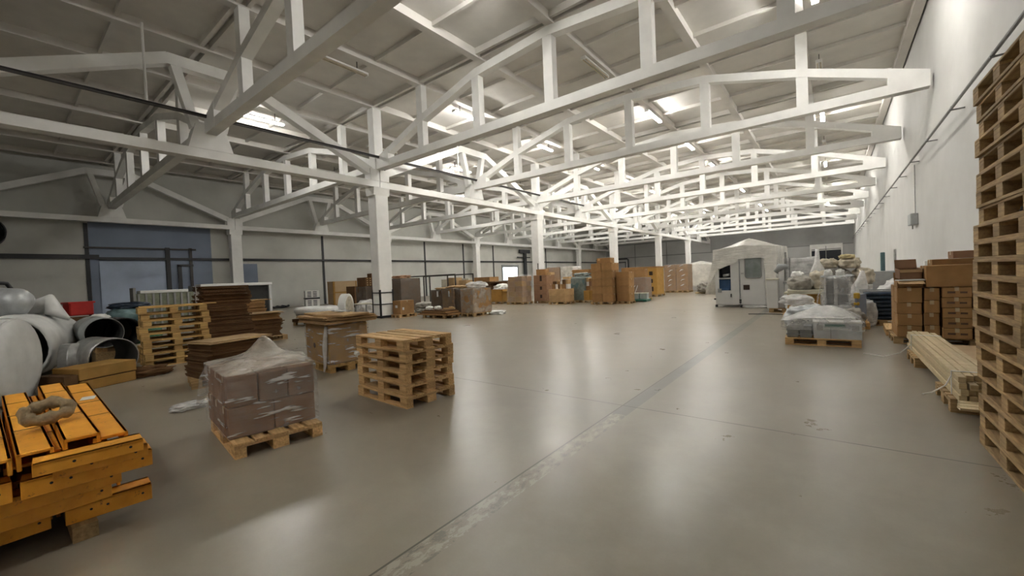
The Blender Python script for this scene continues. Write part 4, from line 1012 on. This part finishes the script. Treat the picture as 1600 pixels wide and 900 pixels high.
# far tent and gear beside it
t = thing('film_tent', 'far pale film tent behind the wrapped pair, left of the big covered machine', 'covered machine', (-8.45, 35.8, 0))
build(MB().box(-1.05, 1.05, -.9, .9, 0, 1.9), 'machine_body', 'machine', t, .03)
link('film_cover', merged(grid_shell(-1.2, 1.2, -1.05, 1.05, .3, 2.05, 14, lambda a, b: 2.06+.30*(1-abs(2*a-1))*(1-.5*abs(2*b-1))), 'film_cover', 'film_c', .05, 1.6, 3), t)
for i, (x, y) in enumerate(((-6.3, 29.8), (-5.85, 31))):
    lump('parts_heap', 'heap of dark and pale machine parts by the far film tent, %s' % ('front', 'back')[i], 'machine parts', (x-.4, y, .1), (.5, .5, .35), 'greyfoam', 7+i, .5, 3)
o = build(MB().box(-.8, .8, -.5, .5, 0, .1), 'flat_pallet', 'plank', None, .01, loc=(-6.6, 30.2, 0)); tag(o, 'pale flat pallet under the machine parts by the far film tent', 'pallet')

# ------------------------------------------------------------------ the big covered machine
mx = Matrix.Translation((-3.0, 19.0, 0))
t = thing('packing_machine', 'big white cabinet machine under a plastic cover, in the open aisle', 'machine', (-2.98, 18.95, 0), R(-6))
X0, X1, YD = -.95, .92, 1.6
build(MB().box(X0, X1, 0, YD, .10, .18).box(X0, X0+.10, 0, YD, .1, 2.3).box(X1-.1, X1, 0, YD, .1, 2.3).box(X0, X1, 0, YD, 2.2, 2.3).box(X0, X1, YD-.05, YD, .1, 2.3).box(X0, X1, .45, .48, .1, 2.2), 'cabinet', 'machine', t, .006)
lp = build(MB().box(X0+.02, -.02, -.03, .02, .12, .70).box(X0+.02, X0+.16, -.03, .02, .7, 2.25).box(-.34, -.02, -.03, .02, .7, 2.25).box(X0+.16, -.34, -.03, .02, 1.75, 2.25).box(X0+.16, -.34, -.03, .02, 1.18, 1.22), 'left_panel', 'machine', t, .006)
build(MB().box(X0+.1, -.3, .1, .44, .7, 1.15).box(X0+.2, -.4, .0, .2, .62, .78), 'blue_mechanism', 'blue', t, .02)
build(MB().box(X0+.14, -.34, .2, .44, 1.25, 1.75), 'dark_interior', 'darkglass', t)
build(MB().tube([(X0+.3, .05, 1.32), (-.4, .1, 1.35)], .07, 10), 'roller', 'steel', t, 0, True)
mb = MB().box(.02, X1-.02, -.03, .02, .12, 2.25)
dr = build(mb, 'right_door', 'machine', t, .008)
pts = []
wx, wz, ww, wh, rr = .50, 1.62, .29, .42, .10
for cx, cz, a0 in ((wx+ww-rr, wz+wh-rr, 0), (wx-ww+rr, wz+wh-rr, 90), (wx-ww+rr, wz-wh+rr, 180), (wx+ww-rr, wz-wh+rr, 270)):
    for k in range(6): a = R(a0+18*k); pts.append((cx+rr*math.cos(a), cz+rr*math.sin(a)))
build(MB().prism_y(pts, -.045, -.025), 'window', 'glass', dr)
build(MB().tube([(x, -.045, z) for x, z in pts], .02, 6, closed=True), 'window_gasket', 'panel_dark', dr)
build(MB().box(.13, .36, -.036, -.028, .72, .92), 'vent', 'cut', dr); build(MB().box(.06, .16, -.045, -.03, 1.36, 1.42), 'handle', 'steel', dr)
build(MB().box(-.02, .02, -.05, -.02, .12, 1.9), 'door_seam', 'machined', t)
for x in (X0, 0, X1-.06): build(MB().tube([(x+.03, -.0, 0), (x+.03, -.0, .1)], .05, 10), 'foot', 'black', t)
for x, z in ((X0+.0, .34), (.02, .30), (.02, .22)): build(MB().box(x-.04, x+.03, -.08, -.03, z-.03, z+.03), 'latch', 'black', t)
build(MB().box(X0+.12, X0+.26, -.1, -.03, .62, .78), 'control_box', 'machined', t, .01)
build(MB().box(X0+.6, X0+.64, -.06, -.03, .42, .56), 'lever', 'black', t)
# cover
def tent_top(a, b):
    return 2.42+.42*(1-abs(2*a-1)**1.1)*(1-.75*abs(2*b-1))
mb = MB(); k = 22
x0, x1, y0, y1 = -1.0, 1.35, -.10, 1.75
mb = grid_shell(x0, x1, y0, y1, 1.98, 2.4, k, tent_top)
me = merged(mb, 'plastic_cover', 'film_c', .035, 1.8, 6)
t = thing('plastic_cover', 'whitish plastic cover peaked like a tent over the big cabinet machine', 'plastic cover', (-2.98, 18.95, 0), R(-6))
link('roof_sheet', me, t)
def skirt(pts_top, pts_bot, name, mat='film_c', seed=1, amp=.05):
    mb = MB(); n = 14; m_ = 10; vs = []; fs = []
    def along(P, u):
        q = u*(len(P)-1); i = min(int(q), len(P)-2); return Vector(P[i]).lerp(Vector(P[i+1]), q-i)
    for i in range(n+1):
        for j in range(m_+1): vs.append(along(pts_top, i/n).lerp(along(pts_bot, i/n), j/m_))
    for i in range(n):
        for j in range(m_): a = i*(m_+1)+j; fs.append((a, a+m_+1, a+m_+2, a+1))
    mb.add(vs, fs); link(name, merged(mb, name, mat, amp, 2.2, seed), t)
skirt([(-1.0, 1.75, 2.0), (-1.0, -.1, 2.0)], [(-1.2, 1.8, .45), (-1.32, -.15, .50)], 'left_skirt')
skirt([(-1.0, -.11, 2.0), (-.02, -.11, 2.0)], [(-1.25, -.16, .75), (-.80, -.12, 1.6), (-.1, -.11, 1.85)], 'front_corner_skirt', seed=3)
skirt([(1.35, -.1, 2.0), (1.35, 1.75, 2.0)], [(1.3, -.1, .9), (1.35, 1.75, .3)], 'right_skirt', seed=5)
skirt([(.93, -.12, 2.0), (1.35, -.12, 2.0)], [(.93, -.1, .35), (1.25, -.12, .5)], 'front_right_skirt', seed=8)
lump('plastic_scrap', 'white film bunched on the floor along the foot of the big cabinet machine', 'plastic scrap', (-2.42, 18.78, 0), (.42, .06, .05), 'film_h', 2, .5)

# ------------------------------------------------------------------ white machine units on a pallet beside it
small_pallet((-1.30, 17.3, 0), R(-4), 'pallet under the white machine units right of the big cabinet', 'wood_d', (.9, .8), None)
t = thing('machine_unit', 'white machine unit with a dark hood right of the big cabinet machine', 'machine', (-1.62, 17.25, .146), R(-4))
build(MB().box(-.2, .14, -.3, .3, 0, 1.0), 'cabinet', 'machine', t, .01); build(MB().box(.14, .3, -.1, .2, 0, 1.35), 'column', 'machine', t, .01)
build(MB().tube([(.05, .0, 1.25), (.2, 0, 1.42), (.42, 0, 1.45)], [.1, .16, .08], 12), 'hood', 'machined', t, 0, True)
build(MB().tube([(.34, .05, .95), (.34, .05, 1.95)], .035, 10).tube([(.45, .1, .95), (.45, .1, 1.75)], .025, 8), 'mast', 'steel', t); build(MB().box(-.22, .16, -.32, .32, 1.0, 1.04), 'top_plate', 'cream', t)
t = thing('machine_unit', 'narrow white machine unit with round knobs right of the hooded one', 'machine', (-1.12, 17.1, .146), R(-4))
build(MB().box(-.16, .2, -.25, .3, 0, .84), 'cabinet', 'machine', t, .015); build(MB().box(-.2, .06, -.28, .2, .86, .93), 'dark_tray', 'machined', t); build(MB().tube([(-.1, 0, .84), (.2, 0, .90)], .08, 10), 'cap', 'paper', t, 0, True)
for z in (.5, .64): build(MB().tube([(.02, -.25, z), (.02, -.27, z)], .025, 10), 'knob', 'machined', t)
t = thing('cable', 'black cable on the floor in front of the white machine units', 'cable', (-1.5, 16.2, .012)); build(MB().tube([(-.8, -.1, 0), (-.3, .05, 0), (.2, -.05, 0), (.8, .1, 0)], .012, 6), 'cable', 'black', t)
# items behind the white units
t = thing('tall_pump', 'grey wrapped cabinet behind the white machine units', 'machine', (-.95, 19.2, 0)); build(MB().box(-.45, .5, -.3, .3, 0, 1.85), 'body', 'steelgrey', t, .02); link('film_cover', merged(grid_shell(-.5, .55, -.35, .35, .3, 1.9, 10), 'film_cover', 'film_h', .05, 2, 3), t)
small_pallet((-.72, 15.4, 0), 0, 'pallet under the brown crate with beige boards, right of the white units', 'wood', (1.0, .8), None)
block('crate', 'brown crate with beige boards behind the plastic-wrapped bundles', 'crate', -1.1, -.3, 15.1, 15.8, .146, .74, 'card_y', 0, seed=61, amp=.0)
for i in range(2):
    o = build(MB().box(-.55, .6, -.4, .4, 0, .06), 'flat_board', 'cream', None, .004, loc=(-.62+.06*i, 15.4, .745+.065*i), rot=(0, 0, R(4*i))); tag(o, 'beige board on the brown crate, %s one' % ('lower', 'upper')[i], 'board')
lump('wrapped_motor', 'dark greenish machine part in film on the beige boards', 'machine part', (-.75, 15.35, .875), (.34, .3, .22), 'greyfoam', 8, .4)
lump('wrapped_motor', 'pale padded part on the beige boards, right of the dark greenish one', 'machine part', (-.32, 15.5, .875), (.26, .3, .30), 'beigefoam', 9, .4)
lump('wrapped_motor', 'small white capped part above the dark greenish one', 'machine part', (-.85, 15.5, 1.22), (.16, .16, .12), 'paper', 10, .3)
o = link('plastic_sheet', merged(MB().tube([(0, 0, -.93), (0, 0, -.4), (0, 0, 0), (0, .02, .45), (0, .04, .75), (0, .04, 1.15)], [.30, .34, .32, .2, .08, .05], 14), 'plastic_sheet', 'film_h', .04, 4, 3), None, (-.36, 16.35, .95)); tag(o, 'whitish film gathered upwards like a cone behind the wrapped parts', 'plastic film')
# padding heap further back against the right wall
small_pallet((.2, 20.4, 0), 0, 'pallet under the heap of beige and grey padding', 'wood_d', (2.2, 1.4), None)
block('dark_crate', 'dark crate under the padding heap by the right wall', 'crate', -.75, 1.15, 19.9, 21.1, .146, .80, 'card_d', 0, wrapmat='film_h', seed=71)
hp = [((-.55, 20.3, .82), (.36, .5, .36), 'greyfoam', 'dark grey padding, left'), ((.2, 20.3, .82), (.38, .5, .34), 'greyfoam', 'grey padding, middle'), ((.92, 20.4, .82), (.33, .5, .34), 'beigefoam', 'beige padding, right'),
      ((-.15, 20.4, 1.44), (.34, .45, .22), 'beigefoam', 'pale padding on top, left'), ((.52, 20.3, 1.42), (.34, .4, .24), 'beigefoam', 'yellowish padding on top, right')]
for i, (p, r, m_, w) in enumerate(hp): lump('padding_roll', 'lump of %s of the heap by the right wall' % w, 'padding', p, r, m_, 80+i, .35)
lump('padding_roll', 'small yellow padding lump tucked into the top of the heap', 'padding', (.45, 20.1, 1.80), (.24, .2, .09), 'paleyellow', 90, .3)
t = thing('wall_machine', 'grey machine with a tall green-grey post by the right wall', 'machine', (1.4, 22.4, 0)); build(MB().box(-.4, .7, -.5, .5, 0, 1.25), 'body', 'steelgrey', t, .03); build(MB().box(.15, .29, -.2, -.05, 1.25, 2.0), 'post', 'teal', t, .02); build(MB().tube([(.6, 0, 1.25), (.6, 0, 2.1)], .04, 8), 'rod', 'steel', t)
# clear wrapped tub group
small_pallet((.1, 13.4, 0), 0, 'pallet under the clear film-wrapped tub', 'wood', (1.2, .8), None)
t = thing('wrapped_tub', 'tall square tub shrouded in clear film behind the white carton pallet', 'tub', (.08, 13.35, .146))
build(MB().box(-.27, .29, -.25, .25, .0, .42), 'lower_body', 'machine', t, .02); build(MB().box(-.25, -.21, -.25, .25, .42, 1.14).box(.23, .27, -.25, .25, .42, 1.14).box(-.25, .27, .21, .25, .42, 1.14).box(-.05, .02, -.2, .22, .42, 1.1), 'walls', 'machine', t)
build(MB().box(-.3, .32, -.28, -.24, 1.13, 1.16).box(-.3, .32, .24, .28, 1.13, 1.16).box(-.3, -.26, -.28, .28, 1.13, 1.16).box(.28, .32, -.28, .28, 1.13, 1.16), 'rim', 'paleblue', t)
link('film_shroud', merged(grid_shell(-.31, .33, -.30, .30, .05, 1.17, 14, None, .14), 'film_shroud', 'film_clear', .045, 4, 5), t)
for i, (x, z) in enumerate(((-.08, 1.31), (.16, 1.31))): lump('wrapped_part', 'small %s part standing in the clear film-wrapped tub' % ('white round', 'pale')[i], 'machine part', (x, 13.4, z-.02), (.09, .09, .10), 'paper', 95+i, .3)
lump('plastic_bundle', 'whitish film bundle just left of the clear film-wrapped tub', 'plastic bundle', (-.58, 13.1, .20), (.34, .3, .24), 'film_h', 21, .3)
small_pallet((-.6, 13.1, 0), R(4), 'pallet under the whitish film bundle left of the tub', 'wood_d', (.8, .7), None)
lump('plastic_bundle', 'long grey-white bundle lying before the brown crate', 'plastic bundle', (-.72, 12.6, .62), (.36, .3, .14), 'film_h', 23, .3)
lump('plastic_bundle', 'film-wrapped part at the right of the clear tub, with a dark patch', 'plastic bundle', (.66, 13.7, .0), (.2, .3, .38), 'film_h', 25, .3)
o = link('plastic_sheet', merged(MB().tube([(0, 0, 0), (.03, .0, .3), (.1, .02, .6), (.12, .02, .85)], [.3, .22, .1, .04], 12), 'plastic_sheet', 'film_h', .04, 4, 9), None, (.52, 14.3, .55)); tag(o, 'whitish film peak behind the clear tub, towards the right wall', 'plastic film')
# grey bundle pallet
small_pallet((-.2, 12.0, 0), R(5), 'pallet under the grey silver bundle behind the white carton pallet', 'wood_d', (1.2, .7), None)
lump('silver_bundle', 'grey silver film bundle with dark folds behind the white carton pallet', 'plastic bundle', (-.48, 11.85, .146), (.44, .36, .28), 'ductgrey', 31, .35, 3)
lump('silver_bundle', 'dark grey bundle beside the silver one', 'plastic bundle', (.26, 11.95, .146), (.30, .34, .24), 'greyfoam', 33, .35, 3)
# white carton pallet
pallet((-.20, 10.45, 0), R(2), 'wooden pallet under the white carton with the green label', 'wood')
t = thing('white_carton', 'long white carton with a green label on the front pallet of the right side', 'carton', (.05, 10.30, .1455), R(2))
build(MB().box(-.37, .37, -.22, .22, 0, .33), 'body', 'paleblue', t, .006); build(MB().box(-.19, .14, -.226, -.221, .225, .29), 'green_label', 'greenlabel', t); build(MB().box(-.32, -.22, -.226, -.221, .17, .27).box(.22, .33, -.226, -.221, .17, .27), 'printed_mark', 'steelgrey', t); build(MB().box(-.105, -.095, -.225, -.221, 0, .22), 'seam', 'machined', t); build(MB().box(-.38, .38, -.23, .23, .31, .335), 'lid', 'paper', t)
for i, (x, m_) in enumerate(((-.66, 'steel'), (-.44, 'machined'))):
    t = thing('metal_part', '%s metal part under film left of the white carton' % ('bright', 'dark ribbed')[i], 'machine part', (x, 10.25, .1455)); build(MB().box(-.10, .10, -.15, .2, 0, .24), 'body', m_, t, .01); build(MB().box(-.11, .11, -.17, -.15, .05, .08).box(-.11, .11, -.17, -.15, .14, .17), 'rib', 'machined', t)
block('white_carton', 'plain white carton behind the one with the green label', 'carton', -.7, .35, 10.55, 10.82, .1455, .50, 'paper', R(2), seed=5, amp=0)
fn = lambda a, b: .40+.10*a**.7*(1-abs(2*a-1)**4)+.2*math.exp(-(((a-.55)/.35)**2+((b-.65)/.3)**2))
o = link('plastic_sheet', merged(grid_shell(-.62, .66, -.42, .42, .22, .5, 20, fn, .03), 'plastic_sheet', 'film_clear', .03, 4, 12), None, (-.22, 10.44, .1)); tag(o, 'clear film thrown over the white carton pallet', 'plastic film')
o.data.materials.append(M['film_h'])
for p in o.data.polygons:
    if p.normal.z > .45: p.material_index = 1
# dark tube stack and standing board
small_pallet((.98, 14.2, 0), R(3), 'pallet under the navy tube pile left of the carton stack', 'wood_d', (.85, .8), None)
rng = random.Random(41)
for l in range(7):
    for j in range(4):
        o = link('navy_tube', merged(MB().tube([(-.33-.02*rng.random(), 0, 0), (0, 0, rng.uniform(-.006, .006)), (.33+.02*rng.random(), 0, 0)], .05, 10), 'navy_tube', 'navy', .008, 6, l*4+j), None, (.97, 13.9+.16*j, .198+.1*l))
        tag(o, 'navy film-wrapped tube in the pile left of the carton stack, %s layer, %s' % (('bottom', 'second', 'third', 'fourth', 'fifth', 'sixth', 'top')[l], ('front', 'second', 'third', 'back')[j]), 'tube', 'navy wrapped tubes')
for i in range(2):
    o = build(MB().box(-.45, .5, -.03, .03, 0, .03), 'steel_bar', 'steelgrey', None, .003, loc=(1.0, 13.95+.15*i, .852+.032*i)); tag(o, 'thin grey bar on top of the navy tube pile, %s one' % ('lower', 'upper')[i], 'bar')
t = thing('padded_board', 'grey-blue board with yellow foam corners standing left of the navy tube pile', 'board', (.53, 12.9, 0), R(70)); build(MB().box(-.28, .28, -.02, .02, .25, .85), 'board', 'daylight_blue_and_board', t); [build(MB().box(*q), 'foam_corner', 'yellow', t, .02) for q in ((-.29, -.17, -.05, .05, .76, .90), (-.29, -.2, -.05, .05, .60, .68))]; build(MB().box(-.25, .25, -.04, .04, 0, .25), 'foot', 'wood', t)
lump('plastic_bundle', 'whitish film-covered part behind the navy tube pile at the wall', 'plastic bundle', (1.6, 16.2, 0), (.5, .5, .62), 'film_h', 44, .35)
lump('plastic_bundle', 'clear film-covered part right of it, behind the carton stack', 'plastic bundle', (2.0, 15.2, 0), (.28, .4, .5), 'film_h', 46, .35)
t = thing('clamp_frame', 'small dark clamp frame on the film-covered part by the right wall', 'machine part', (1.62, 16.2, .95)); build(MB().tube([(-.18, 0, 0), (-.18, 0, .32), (.18, 0, .32), (.18, 0, 0)], .03, 8), 'frame', 'machined', t); build(MB().tube([(0, 0, .32), (0, 0, .46)], .09, 12), 'knob', 'machined', t)
pallet((1.32, 12.55, 0), R(88), 'bare pallet end sticking out left of the carton stack', 'wood')

# ------------------------------------------------------------------ camera and view
yaw, pitch, roll, f = 0.664641552, -0.0240732697, -0.0428974511, 639.083
cy, sy = math.cos(yaw), math.sin(yaw)
fw0, rt0, up0 = Vector((-sy, cy, 0)), Vector((cy, sy, 0)), Vector((0, 0, 1))
fw = fw0*math.cos(pitch)+up0*math.sin(pitch); up = up0*math.cos(pitch)-fw0*math.sin(pitch)
rt = rt0*math.cos(roll)+up*math.sin(roll); up = up*math.cos(roll)-rt0*math.sin(roll)
cam = bpy.data.cameras.new('camera'); co = bpy.data.objects.new('camera', cam); C.objects.link(co)
m = Matrix.Identity(4)
for i in range(3): m[i][0], m[i][1], m[i][2] = rt[i], up[i], -fw[i]
m[0][3], m[1][3], m[2][3] = 0, 0, 1.6
co.matrix_world = m
cam.sensor_width = 36; cam.lens = 36*f/1600; cam.clip_end = 300; cam.clip_start = .05
sc = bpy.context.scene; sc.camera = co
w = bpy.data.worlds.new('hall_air'); w.use_nodes = True; sc.world = w
w.node_tree.nodes['Background'].inputs['Color'].default_value = (.5, .55, .62, 1); w.node_tree.nodes['Background'].inputs['Strength'].default_value = .02
sc.view_settings.view_transform = 'Standard'; sc.view_settings.look = 'None'
sc.view_settings.gamma = 1; sc.view_settings.use_curve_mapping = False
sc.view_settings.exposure = 2.85
